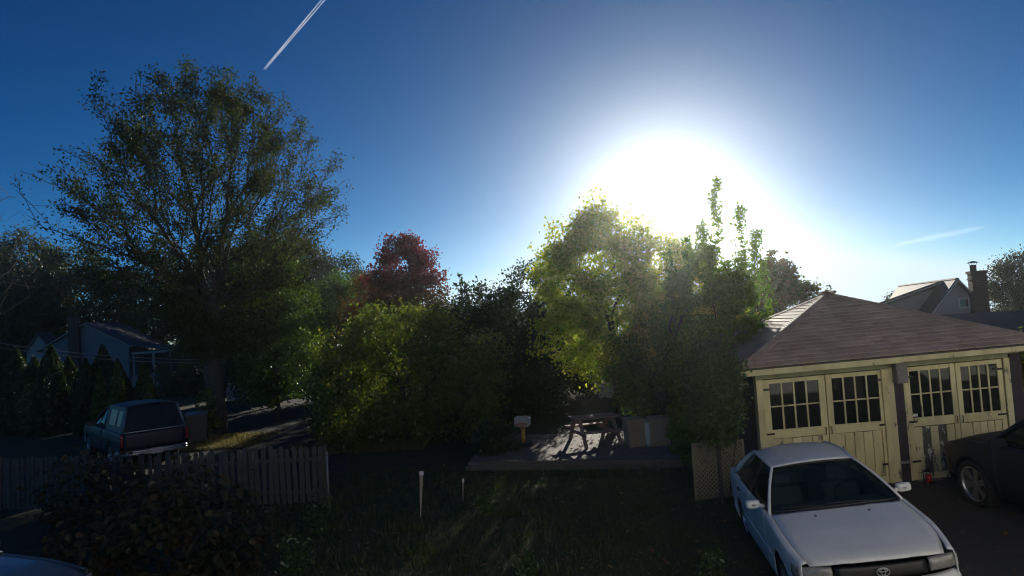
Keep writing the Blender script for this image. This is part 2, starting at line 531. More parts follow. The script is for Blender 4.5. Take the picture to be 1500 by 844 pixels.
def fallen(name, n, x0, x1, y0, y1, ok, seed, z=0.012, L=0.085):
    rng = np.random.default_rng(seed)
    p = poly_pts(rng, n, x0, x1, y0, y1, ok, z)
    k = len(p); a = rng.random(k) * 6.283; s = rng.uniform(0.6, 1.25, (k, 1)) * L / 2
    d = np.stack([np.cos(a), np.sin(a), rng.normal(0, .25, k)], 1) * s; e = np.stack([-np.sin(a), np.cos(a), rng.normal(0, .25, k)], 1) * s * .62
    p[:, 2] += np.abs(rng.normal(0, .02, k)) + np.array([gz(q) for q in p[:, 0]])
    v = np.stack([p - d, p + e, p + d, p - e], 1).reshape(-1, 3)
    return tag(link_mesh(np_mesh(name, v, np.arange(k * 4).reshape(k, 4), FALLEN), name, None), kind="stuff")
def blades(name, pts, h, w, m, seed):
    rng = np.random.default_rng(seed)
    n = len(pts)
    a = rng.random(n) * 6.283
    hh = h * rng.uniform(0.5, 1.3, n)
    lean = rng.normal(size=(n, 2)) * (hh * 0.45)[:, None]
    v = np.empty((n, 3, 3))
    dx = np.stack([np.cos(a), np.sin(a)], 1) * w / 2
    v[:, 0, :2] = pts[:, :2] - dx; v[:, 1, :2] = pts[:, :2] + dx; v[:, 2, :2] = pts[:, :2] + lean
    v[:, 0, 2] = v[:, 1, 2] = pts[:, 2] - 0.01; v[:, 2, 2] = pts[:, 2] + hh
    o = link_mesh(np_mesh(name, v.reshape(-1, 3), np.arange(n * 3).reshape(n, 3), m), name, None)
    return o
def poly_pts(rng, n, x0, x1, y0, y1, ok=lambda x, y: True, z=0.0):
    p = np.stack([rng.uniform(x0, x1, n), rng.uniform(y0, y1, n), np.full(n, z)], 1)
    return p[np.array([ok(a, b) for a, b in p[:, :2]])]
FALLEN = leafmat("fallen_leaf", [(0.10, 0.06, 0.025), (0.16, 0.10, 0.03), (0.20, 0.15, 0.05), (0.12, 0.05, 0.025), (0.09, 0.09, 0.03)], 0.25)
rg = np.random.default_rng(11)
def on_lawn(x, y):
    return not (x > 2.6 + (y - 5) * 0.16 and y < 12.1) and not (y > 16.0 - (x + 1.3) * 0.24 and -1.4 < x < 4)
p = poly_pts(rg, 60000, -5.4, 4.2, 6.2, 16.6, on_lawn)
tag(blades("grass", p, 0.055, 0.012, GRASSM, 1), kind="stuff")
_c = poly_pts(rg, 130, -5.0, 3.4, 6.8, 16.0, on_lawn)
p = np.concatenate([_c + np.stack([rg.normal(0, .09, len(_c)), rg.normal(0, .09, len(_c)), np.zeros(len(_c))], 1) for _ in range(55)])
tag(blades("grass_tufts", p, 0.15, 0.012, GRASSM, 3), kind="stuff")
p = poly_pts(rg, 16000, -13.6, -8.6, 21.3, 24.2, lambda x, y: True)
p2 = poly_pts(rg, 6000, -7.2, -2.8, 19.2, 21.2, lambda x, y: x > -6.8 + (y - 20) * -0.5)
tag(blades("verge_grass", np.concatenate([p, p2]), 0.10, 0.02, PALEGRASS, 2), kind="stuff")

fallen("fallen_leaves", 1500, -5.4, 4.2, 6.2, 16.6, on_lawn, 7, 0.04)
fallen("fallen_leaves", 260, 2.9, 9.0, 6.0, 12.2, lambda x, y: True, 8, 0.01, 0.07)
fallen("fallen_leaves", 500, -1.0, 3.9, 15.8, 19.2, lambda x, y: y > 16.2 - (x + 1.3) * 0.2, 9, 0.155, 0.08)
fallen("fallen_leaves", 900, -14.0, -4.5, 16.0, 24.5, lambda x, y: True, 10, 0.012, 0.08)

# ------------------------------------------------------------------ garage
def paintmat(name, paint, wood, chip=0.5, scale=5.0):
    m = bpy.data.materials.new(name)
    m.use_nodes = True
    n, l = nodes_of(m)
    b = n["Principled BSDF"]
    b.inputs["Roughness"].default_value = 0.6
    tc = n.new("ShaderNodeTexCoord"); mp = n.new("ShaderNodeMapping"); mp.inputs["Scale"].default_value = (1.6, 1.6, 0.55)
    oi = n.new("ShaderNodeObjectInfo")
    va = n.new("ShaderNodeVectorMath"); va.operation = 'SCALE'
    cx = n.new("ShaderNodeCombineXYZ")
    for i in range(3): l.new(oi.outputs["Random"], cx.inputs[i])
    l.new(cx.outputs[0], va.inputs[0]); va.inputs["Scale"].default_value = 37.0
    ad = n.new("ShaderNodeVectorMath"); ad.operation = 'ADD'
    l.new(tc.outputs["Object"], ad.inputs[0]); l.new(va.outputs[0], ad.inputs[1])
    l.new(ad.outputs[0], mp.inputs[0])
    nz = n.new("ShaderNodeTexNoise"); nz.inputs["Scale"].default_value = scale; nz.inputs["Detail"].default_value = 9; nz.inputs["Roughness"].default_value = 0.72
    l.new(mp.outputs[0], nz.inputs["Vector"])
    r = n.new("ShaderNodeValToRGB")
    r.color_ramp.elements[0].position = chip; r.color_ramp.elements[1].position = chip + 0.03
    r.color_ramp.elements[0].color = (0, 0, 0, 1); r.color_ramp.elements[1].color = (1, 1, 1, 1)
    l.new(nz.outputs["Fac"], r.inputs[0])
    n2 = n.new("ShaderNodeTexNoise"); n2.inputs["Scale"].default_value = 2.2; n2.inputs["Detail"].default_value = 5
    l.new(mp.outputs[0], n2.inputs["Vector"])
    r2 = n.new("ShaderNodeValToRGB")
    r2.color_ramp.elements[0].position = 0.3; r2.color_ramp.elements[1].position = 0.75
    r2.color_ramp.elements[0].color = (*paint, 1); r2.color_ramp.elements[1].color = (paint[0] * 0.62, paint[1] * 0.60, paint[2] * 0.56, 1)
    l.new(n2.outputs["Fac"], r2.inputs[0])
    mx = n.new("ShaderNodeMix"); mx.data_type = 'RGBA'
    l.new(r.outputs[0], mx.inputs["Factor"]); l.new(r2.outputs[0], mx.inputs["A"]); mx.inputs["B"].default_value = (*wood, 1)
    l.new(mx.outputs["Result"], b.inputs["Base Color"])
    bp = n.new("ShaderNodeBump"); bp.inputs["Strength"].default_value = 0.5; bp.inputs["Distance"].default_value = 0.004; bp.invert = True
    l.new(r.outputs[0], bp.inputs["Height"]); l.new(bp.outputs[0], b.inputs["Normal"])
    return m

def brickmat(name, c1, c2, mort):
    m = bpy.data.materials.new(name); m.use_nodes = True
    n, l = nodes_of(m); b = n["Principled BSDF"]; b.inputs["Roughness"].default_value = 0.9
    tc = n.new("ShaderNodeTexCoord"); sx = n.new("ShaderNodeSeparateXYZ"); cx = n.new("ShaderNodeCombineXYZ")
    l.new(tc.outputs["Object"], sx.inputs[0])
    ad = n.new("ShaderNodeMath"); l.new(sx.outputs[0], ad.inputs[0]); l.new(sx.outputs[1], ad.inputs[1])
    l.new(ad.outputs[0], cx.inputs[0]); l.new(sx.outputs[2], cx.inputs[1])
    bt = n.new("ShaderNodeTexBrick"); bt.inputs["Scale"].default_value = 4.6
    bt.inputs["Color1"].default_value = (*c1, 1); bt.inputs["Color2"].default_value = (*c2, 1); bt.inputs["Mortar"].default_value = (*mort, 1)
    bt.inputs["Mortar Size"].default_value = 0.03
    bt.inputs["Brick Width"].default_value = 1.0; bt.inputs["Row Height"].default_value = 0.33
    l.new(cx.outputs[0], bt.inputs["Vector"]); l.new(bt.outputs["Color"], b.inputs["Base Color"])
    bp = n.new("ShaderNodeBump"); bp.inputs["Strength"].default_value = 0.7; bp.inputs["Distance"].default_value = 0.012; bp.invert = True
    l.new(bt.outputs["Fac"], bp.inputs["Height"]); l.new(bp.outputs[0], b.inputs["Normal"])
    return m

def shinglemat(name, c1, c2, rough=0.75):
    m = bpy.data.materials.new(name); m.use_nodes = True
    n, l = nodes_of(m); b = n["Principled BSDF"]; b.inputs["Roughness"].default_value = rough
    oi = n.new("ShaderNodeObjectInfo"); ge = n.new("ShaderNodeNewGeometry")
    ad = n.new("ShaderNodeMath"); l.new(oi.outputs["Random"], ad.inputs[0]); l.new(ge.outputs["Random Per Island"], ad.inputs[1])
    fr = n.new("ShaderNodeMath"); fr.operation = 'FRACT'; l.new(ad.outputs[0], fr.inputs[0])
    mx = n.new("ShaderNodeMix"); mx.data_type = 'RGBA'
    l.new(fr.outputs[0], mx.inputs["Factor"]); mx.inputs["A"].default_value = (*c1, 1); mx.inputs["B"].default_value = (*c2, 1)
    tc = n.new("ShaderNodeTexCoord"); nz = n.new("ShaderNodeTexNoise"); nz.inputs["Scale"].default_value = 150; nz.inputs["Detail"].default_value = 3
    l.new(tc.outputs["Object"], nz.inputs["Vector"])
    n2 = n.new("ShaderNodeTexNoise"); n2.inputs["Scale"].default_value = 1.3; n2.inputs["Detail"].default_value = 6
    l.new(tc.outputs["Object"], n2.inputs["Vector"])
    ml = n.new("ShaderNodeMath"); ml.operation = 'MULTIPLY'; l.new(nz.outputs["Fac"], ml.inputs[0]); l.new(n2.outputs["Fac"], ml.inputs[1])
    mr = n.new("ShaderNodeMapRange"); mr.inputs["From Min"].default_value = 0.1; mr.inputs["From Max"].default_value = 0.42; mr.inputs["To Min"].default_value = 0.72; mr.inputs["To Max"].default_value = 1.25
    l.new(ml.outputs[0], mr.inputs[0])
    m2 = n.new("ShaderNodeMix"); m2.data_type = 'RGBA'; m2.blend_type = 'MULTIPLY'; m2.inputs["Factor"].default_value = 1
    l.new(mx.outputs["Result"], m2.inputs["A"]); l.new(mr.outputs[0], m2.inputs["B"])
    l.new(m2.outputs["Result"], b.inputs["Base Color"])
    bp = n.new("ShaderNodeBump"); bp.inputs["Strength"].default_value = 0.5; bp.inputs["Distance"].default_value = 0.004
    l.new(nz.outputs["Fac"], bp.inputs["Height"]); l.new(bp.outputs[0], b.inputs["Normal"])
    return m

YEL = paintmat("yellow_paint", (0.78, 0.68, 0.36), (0.15, 0.13, 0.10), 0.615)
YELW = paintmat("worn_yellow_paint", (0.74, 0.65, 0.36), (0.14, 0.125, 0.10), 0.575, 6)
PEEL = paintmat("peeling_paint", (0.10, 0.095, 0.085), (0.55, 0.53, 0.46), 0.52, 7)
FASC = paintmat("fascia_paint", (0.70, 0.63, 0.33), (0.15, 0.13, 0.10), 0.63)
OLIVE = paintmat("header_paint", (0.38, 0.37, 0.20), (0.16, 0.14, 0.1), 0.64)
BRICKD = brickmat("dark_brick", (0.085, 0.05, 0.045), (0.06, 0.04, 0.04), (0.09, 0.08, 0.075))
PIERM = brickmat("pier_brick", (0.05, 0.037, 0.045), (0.036, 0.03, 0.038), (0.05, 0.045, 0.05))
PANE = glassmat("window_glass", (0.012, 0.016, 0.016), 0.45)
SHING = shinglemat("asphalt_shingle", (0.34, 0.245, 0.185), (0.46, 0.35, 0.275))
DARKWOOD = mat("dark_interior", (0.05, 0.045, 0.04), 0.9, (0.09, 0.08, 0.07), 4)
GREYBOX = mat("grey_painted_box", (0.16, 0.145, 0.13), 0.6, (0.22, 0.2, 0.18), 8)
METAL = mat("galvanised_metal", (0.45, 0.45, 0.44), 0.45, metal=0.9)
CONC = mat("old_concrete", (0.22, 0.20, 0.175), 0.9, (0.32, 0.29, 0.25), 7, bump=0.5, bscale=50)
BLACK = mat("black_trim", (0.012, 0.012, 0.013), 0.45)
RUBBER = mat("tyre_rubber", (0.018, 0.018, 0.019), 0.75, bump=0.3, bscale=200)

gar = thing("garage", "yellow doored brick garage with brown shingled hip roof", "garage", (4.33, 12.2, 0.03), math.radians(-3))
GW, GD = 4.6, 4.4
wmb = MB()
wmb.box(0, 0.10, 0.06, GD, -0.3, 2.27)                       # left side wall
wmb.box(GW - 0.10, GW, 0.06, GD, -0.3, 2.27)
wmb.box(0.10, GW - 0.10, GD - 0.12, GD, -0.3, 2.27)
wmb.build("wall", BRICKD, gar)
MB().box(0.1, GW - 0.1, 0.05, GD - 0.12, 0.02, 0.07).build("floor", CONC, gar)
MB().box(0.1, GW - 0.1, 0.10, GD - 0.12, 2.22, 2.25).build("ceiling", DARKWOOD, gar)
MB().box(2.405, 2.565, -0.03, 0.22, -0.25, 2.13).build("pier", PIERM, gar, label="dark brick pier between the two pairs of doors")
MB().box(4.43, 4.62, -0.03, 0.22, -0.25, 2.17).build("pier", PIERM, gar, label="dark brick pier at the right corner")
MB().box(2.40, 2.57, -0.036, 0.0, 0.40, 0.45).build("pier_band", METAL, gar)
MB().box(-0.02, 2.405, 0.0, 0.16, 2.105, 2.28).build("header_board", OLIVE, gar)
MB().box(2.565, 4.62, 0.0, 0.16, 2.105, 2.28).build("header_board", OLIVE, gar)
eb = MB().box(2.385, 2.58, -0.20, -0.03, 1.84, 2.22).build("meter_box", GREYBOX, gar, bevel=0.012)
MB().box(2.40, 2.565, -0.212, -0.20, 1.86, 2.07).build("box_lid", GREYBOX, eb, bevel=0.004)
for u0, u1 in ((-0.02, 0.10), (2.28, 2.405), (2.565, 2.605), (4.325, 4.43)):
    MB().box(u0, u1, -0.03, 0.14, -0.2, 2.103).build("door_jamb", YELW, gar, bevel=0.006)
MB().box(2.19, 2.275, -0.05, -0.004, 0.0, 2.10).build("corner_trim", YEL, gar, bevel=0.006)
MB().box(2.65, 3.9, -0.16, -0.03, -0.1, 0.10).build("door_sill", CONC, gar, bevel=0.01)

def door_leaf(u0, u1, sag=0.0, peel=(), off=0.0, stile=0.115, hinge_left=True):
    """u0..u1 along the wall; built in the wall's own coordinates and hung a little askew"""
    o = bpy.data.objects.new("door", None); COL.objects.link(o); o.parent = gar
    o.location = (u0, 0.02 + off, 0.05); o.rotation_euler = (0, sag, 0)
    W = u1 - u0 - 0.012; H = 2.04
    zt, zb, zr = 1.965, 1.135, 0.98
    st = lambda a, b, c, d, nm, y0=-0.035, mm=YEL: MB().box(a, b, y0, 0.0, c, d).build(nm, mm, o, bevel=0.004)
    st(0, stile, 0, H, "stile"); st(W - stile, W, 0, H, "stile")
    st(stile + .001, W - stile - .001, zt, H, "rail"); st(stile + .001, W - stile - .001, zr, zb, "rail", -0.033)
    st(stile + .001, W - stile - .001, 0, 0.16, "rail", -0.034, YELW)
    ww = W - 2 * stile
    for i in (1, 2, 3):
        x = stile + ww * i / 4
        st(x - 0.014, x + 0.014, zb + 0.001, zt - 0.001, "muntin", -0.028)
    for i in range(4):
        xa = stile + ww * i / 4 + (0.0145 if i else 0.001); xb = stile + ww * (i + 1) / 4 - (0.0145 if i < 3 else 0.001)
        st(xa, xb, (zt + zb) / 2 - 0.012, (zt + zb) / 2 + 0.012, "muntin", -0.026)
    for i in range(4):
        for j in range(2):
            xa = stile + ww * i / 4 + (0.0145 if i else 0.001); xb = stile + ww * (i + 1) / 4 - (0.0145 if i < 3 else 0.001)
            za = zb + 0.001 if j == 0 else (zt + zb) / 2 + 0.0125; zc = (zt + zb) / 2 - 0.0125 if j == 0 else zt - 0.001
            r = random.uniform(-0.004, 0.004)
            mb = MB(); mb.add([(xa, -0.012 + r, za), (xb, -0.012 - r, za), (xb, -0.012 - r, zc), (xa, -0.012 + r, zc), (xa, -0.008 + r, za), (xb, -0.008 - r, za), (xb, -0.008 - r, zc), (xa, -0.008 + r, zc)],
                              [(0, 1, 2, 3), (7, 6, 5, 4), (0, 4, 5, 1), (1, 5, 6, 2), (2, 6, 7, 3), (3, 7, 4, 0)])
            mb.build("pane", PANE, o)
    nb = 5
    for i in range(nb):
        xa = stile + 0.002 + (ww - 0.004) * i / nb; xb = xa + (ww - 0.004) / nb
        y = -0.022 + random.uniform(-0.004, 0.004)
        mm = PEEL if i in peel else (YELW if random.random() < 0.3 else YEL)
        MB().box(xa + 0.004, xb - 0.004, y, 0.0, 0.163 + random.uniform(0, 0.008), zr - 0.006 - random.uniform(0, 0.012)).build("board", mm, o, bevel=0.004,
             label="board with its paint flaked down to grey wood" if i in peel else None)
    MB().box(stile + .003, W - stile - .003, -0.001, 0.004, 0.162, zr - 0.001).build("backing_board", DARKWOOD, o)
    for z in (0.35, 1.05, 1.85):
        MB().box(0.004 if hinge_left else W - 0.15, 0.15 if hinge_left else W - 0.004, -0.041, -0.0352, z, z + 0.035).build("hinge", BLACK, o)
    hx = W - 0.055 if hinge_left else 0.03
    MB().tube([(hx, -0.036, 0.98), (hx, -0.075, 0.99), (hx, -0.075, 1.10), (hx, -0.036, 1.11)], 0.008, 6).build("handle", BLACK, o)
    return o
random.seed(3)
door_leaf(0.10, 1.215, 0.0)
door_leaf(1.215, 2.255, 0.003, off=0.004, stile=0.105, hinge_left=False)
d3 = door_leaf(2.61, 3.505, -0.003, peel=(1, 3), stile=0.085)
MB().box(0.10, 0.18, -0.018, -0.0125, 1.155, 1.205).build("sticker", mat("sticker_paper", (0.7, 0.68, 0.62), 0.6), d3)
door_leaf(3.505, 4.32, -0.004, off=-0.003, stile=0.085, hinge_left=False)

# hip roof: each shingle of the front slope and the nearest of the left slope is its own piece
EV = dict(u0=-0.41, u1=5.0, v0=-0.34, v1=4.75, z=2.37)
APX = Vector((2.30, 2.2, 3.54))
roof = bpy.data.objects.new("roof", None); COL.objects.link(roof); roof.parent = gar
cor = [Vector((EV['u0'], EV['v0'], EV['z'])), Vector((EV['u1'], EV['v0'], EV['z'])), Vector((EV['u1'], EV['v1'], EV['z'])), Vector((EV['u0'], EV['v1'], EV['z']))]
mb = MB()
mb.add([c - Vector((0, 0, 0.02)) for c in cor] + [APX - Vector((0, 0, 0.02))] + [c - Vector((0, 0, 0.05)) for c in cor],
       [(0, 1, 4), (1, 2, 4), (2, 3, 4), (3, 0, 4), (5, 8, 7, 6), (0, 5, 6, 1), (1, 6, 7, 2), (2, 7, 8, 3), (3, 8, 5, 0)])
mb.build("roof_deck", DARKWOOD, roof)
def clip(poly, a, b, c):
    """keep a*x+b*y+c >= 0"""
    out = []
    for i in range(len(poly)):
        p, q = poly[i], poly[(i + 1) % len(poly)]
        dp, dq = a * p[0] + b * p[1] + c, a * q[0] + b * q[1] + c
        if dp >= 0: out.append(p)
        if dp * dq < 0:
            t = dp / (dp - dq); out.append((p[0] + (q[0] - p[0]) * t, p[1] + (q[1] - p[1]) * t))
    return out
def shingle_face(A, B, single, rng):
    e = (B - A); Le = e.length; e = e / Le
    n = e.cross(APX - A).normalized()
    up = n.cross(e)
    ax, ay = (APX - A).dot(e), (APX - A).dot(up)
    rest = MB(); cnt = 0
    ex = 0.142
    rows = int(ay / ex) + 1
    for r in range(rows):
        t0 = r * ex - 0.015 if r == 0 else r * ex; t1 = t0 + ex * 1.5
        x = -0.3 + (r % 2) * 0.15 + (r % 3) * 0.05 - 0.3
        while x < Le + 0.4:
            w = rng.choice([0.27, 0.30, 0.33])
            poly = [(x + 0.004, t0 + rng.uniform(-.004, .004)), (x + w - 0.004, t0 + rng.uniform(-.004, .004)), (x + w - 0.004, t1), (x + 0.004, t1)]
            poly = clip(poly, ay, -ax, 0.02)                    # left hip
            poly = clip(poly, -ay, -(Le - ax), ay * Le + 0.02)    # right hip
            x += w
            if len(poly) < 3: continue
            area = 0.5 * abs(sum(poly[i][0] * poly[(i + 1) % len(poly)][1] - poly[(i + 1) % len(poly)][0] * poly[i][1] for i in range(len(poly))))
            if area < 0.003: continue
            lift = rng.uniform(0, 0.003)
            def fn(a, b, d, t0=t0, lift=lift):
                s = 1 - (b - t0) / (ex * 1.5)
                return A + e * a + up * b + n * ((0.004 + 0.013 * max(0, s) + lift) if d else -0.004)
            tgt = MB()
            tgt.prism(poly, fn, 0, 1)
            if cnt < single:
                tgt.build("shingle", SHING, roof); cnt += 1
            else:
                rest.add(tgt.v, tgt.f)
    return rest
rr = random.Random(4)
left = MB()
r1 = shingle_face(cor[0], cor[1], 215, rr)
r2 = shingle_face(cor[3], cor[0], 80, rr)
r3 = shingle_face(cor[1], cor[2], 0, rr)
r4 = shingle_face(cor[2], cor[3], 0, rr)
for q in (r1, r2, r3, r4): left.add(q.v, q.f)
left.build("shingles", SHING, roof, kind="stuff")
# hip caps, laid one over the next
for c in cor:
    d = APX - c; L = d.length; k = int(L / 0.16)
    dn = d.normalized(); sd = dn.cross(Vector((0, 0, 1))).normalized()
    cap = MB()
    for i in range(k + 1):
        p = c + d * (i / (k + 0.6)); q = p + dn * 0.24
        for s in (-1, 1):
            a = p + Vector((0, 0, 0.032)); b = q + Vector((0, 0, 0.022)); o_ = sd * s * 0.13 + Vector((0, 0, -0.04))
            cap.add([a, b, b + o_, a + o_], [(0, 1, 2, 3)] if s < 0 else [(3, 2, 1, 0)])
    cap.build("hip_cap", SHING, roof, solid=0.008, kind="stuff" if c is not cor[0] else None)
# fascia boards and soffit
zf = EV['z'] - 0.03
fz0 = zf - 0.125
MB().box(EV['u0'] + 0.02, 2.44, EV['v0'] + 0.01, EV['v0'] + 0.035, fz0, zf).build("fascia_board", FASC, roof, bevel=0.004)
MB().box(2.445, EV['u1'] - 0.02, EV['v0'] + 0.012, EV['v0'] + 0.035, fz0 + 0.012, zf).build("fascia_board", YELW, roof, bevel=0.004)
MB().box(EV['u0'] + 0.02, EV['u0'] + 0.045, EV['v0'] + 0.036, EV['v1'] - 0.04, fz0, zf).build("fascia_board", FASC, roof, bevel=0.004)
MB().box(EV['u1'] - 0.045, EV['u1'] - 0.02, EV['v0'] + 0.036, EV['v1'] - 0.04, fz0, zf).build("fascia_board", FASC, roof, bevel=0.004)
MB().box(EV['u0'] + 0.05, EV['u1'] - 0.05, EV['v0'] + 0.037, EV['v1'] - 0.05, fz0 + 0.02, fz0 + 0.04).build("soffit", OLIVE, roof)

# the whole building follows the slope of the drive: level lines rise a little to the right
def shear(o, M):
    for c in o.children:
        Mc = M @ c.matrix_parent_inverse @ c.matrix_basis
        if c.type == 'MESH':
            Mi = Mc.inverted()
            for v in c.data.vertices:
                p = Mc @ v.co; p.z += 0.036 * p.x; v.co = Mi @ p
        shear(c, Mc)
bpy.context.view_layer.update()
shear(gar, Matrix.Identity(4))

# small red lantern by the pier
REDG = mat("red_lens", (0.5, 0.02, 0.03), 0.25)
lan = thing("lantern", "small dark lantern with a red lens at the foot of the garage pier", "lantern", (7.02, 11.75, gz(7.02)))
MB().box(-0.07, 0.07, -0.06, 0.06, 0, 0.03).build("base", BLACK, lan, bevel=0.005)
MB().lathe([(0.001, 0.031), (0.045, 0.04), (0.052, 0.10), (0.045, 0.16), (0.001, 0.17)], 16).build("lens", REDG, lan, smooth=True)
mb = MB()
for a, b in ((-1, -1), (1, -1), (1, 1), (-1, 1)):
    mb.tube([(a * 0.06, b * 0.05, 0.03), (a * 0.06, b * 0.05, 0.22)], 0.006, 6)
mb.build("cage", BLACK, lan)
MB().lathe([(0.085, 0.22), (0.03, 0.26), (0.012, 0.29), (0.001, 0.292)], 14).build("cap", BLACK, lan, smooth=True)

# ------------------------------------------------------------------ vehicles
def lerp(a, b, t): return a + (b - a) * t
def lin(a, b, n): return [a + (b - a) * i / (n - 1) for i in range(n)]
def interp(x, xs, ys): return float(np.interp(x, xs, ys))

CHROME = mat("bright_metal", (0.45, 0.45, 0.46), 0.4, metal=1.0)
ALLOY = mat("alloy", (0.42, 0.42, 0.43), 0.35, metal=0.9)
SEATM = mat("seat_cloth", (0.16, 0.165, 0.18), 0.9)
CLEAR = mat("lamp_lens", (0.30, 0.29, 0.27), 0.12, (0.17, 0.165, 0.16), 14, spec=0.8)
AMBER = mat("amber_lens", (0.5, 0.2, 0.03), 0.2)
REDL = mat("tail_lens", (0.35, 0.015, 0.02), 0.25)
PLATE = mat("licence_plate", (0.62, 0.5, 0.5), 0.5, (0.5, 0.42, 0.45), 20)
CARGLASS = glassmat("car_glass", (0.008, 0.011, 0.013), 0.4, 0.02)
SCREENGLASS = glassmat("windscreen_glass", (0.010, 0.014, 0.016), 0.72, 0.02)
CAPGLASS = glassmat("cap_glass", (0.006, 0.008, 0.010), 0.2, 0.25)

def wheel(parent, x, y, R, side, rimm, spokes, tw=0.19, rimf=0.66):
    w = bpy.data.objects.new("wheel", None); COL.objects.link(w); w.parent = parent
    w.location = (x, y, R)
    m = Matrix.Rotation(math.radians(-90 * side), 4, 'X')      # outward = +y * side
    h = tw / 2; r0 = R * rimf
    MB().lathe([(r0, -h * 0.9), (R * 0.9, -h), (R * 0.975, -h * 0.82), (R, -h * 0.4), (R, h * 0.4), (R * 0.975, h * 0.82), (R * 0.9, h), (r0, h * 0.9)], 40, m, True).build("tyre", RUBBER, w, smooth=True)
    mb = MB()
    mb.lathe([(r0, h * 0.88), (r0 * 0.93, h * 0.9), (r0 * 0.88, h * 0.55), (r0 * 0.86, -h * 0.8), (r0, -h * 0.85)], 36, m)
    mb.lathe([(0.001, h * 0.62), (r0 * 0.13, h * 0.6), (r0 * 0.2, h * 0.5), (r0 * 0.22, h * 0.2)], 20, m)
    for k in range(spokes):
        a = 2 * math.pi * k / spokes + 0.3
        ca, sa = math.cos(a), math.sin(a)
        wi, wo = r0 * 0.13, r0 * (0.20 if spokes < 7 else 0.12)
        for (ra, rb, wa, wb) in ((r0 * 0.15, r0 * 0.9, wi, wo),):
            P = []
            for rr_, ww_, zz in ((ra, wa, h * 0.55), (rb, wb, h * 0.66)):
                for s in (-1, 1):
                    for dz in (0, -h * 0.35):
                        P.append(m @ Vector((ca * rr_ - sa * s * ww_, sa * rr_ + ca * s * ww_, zz + dz)))
            mb.add(P, [(0, 4, 6, 2), (1, 3, 7, 5), (0, 1, 5, 4), (2, 6, 7, 3), (4, 5, 7, 6), (0, 2, 3, 1)])
    mb.build("rim", rimm, w, smooth=False, bevel=0.004)
    MB().lathe([(0.001, -h * 0.5), (r0 * 0.85, -h * 0.5), (r0 * 0.85, -h * 0.6)], 24, m).build("brake_drum", BLACK, w)
    return w

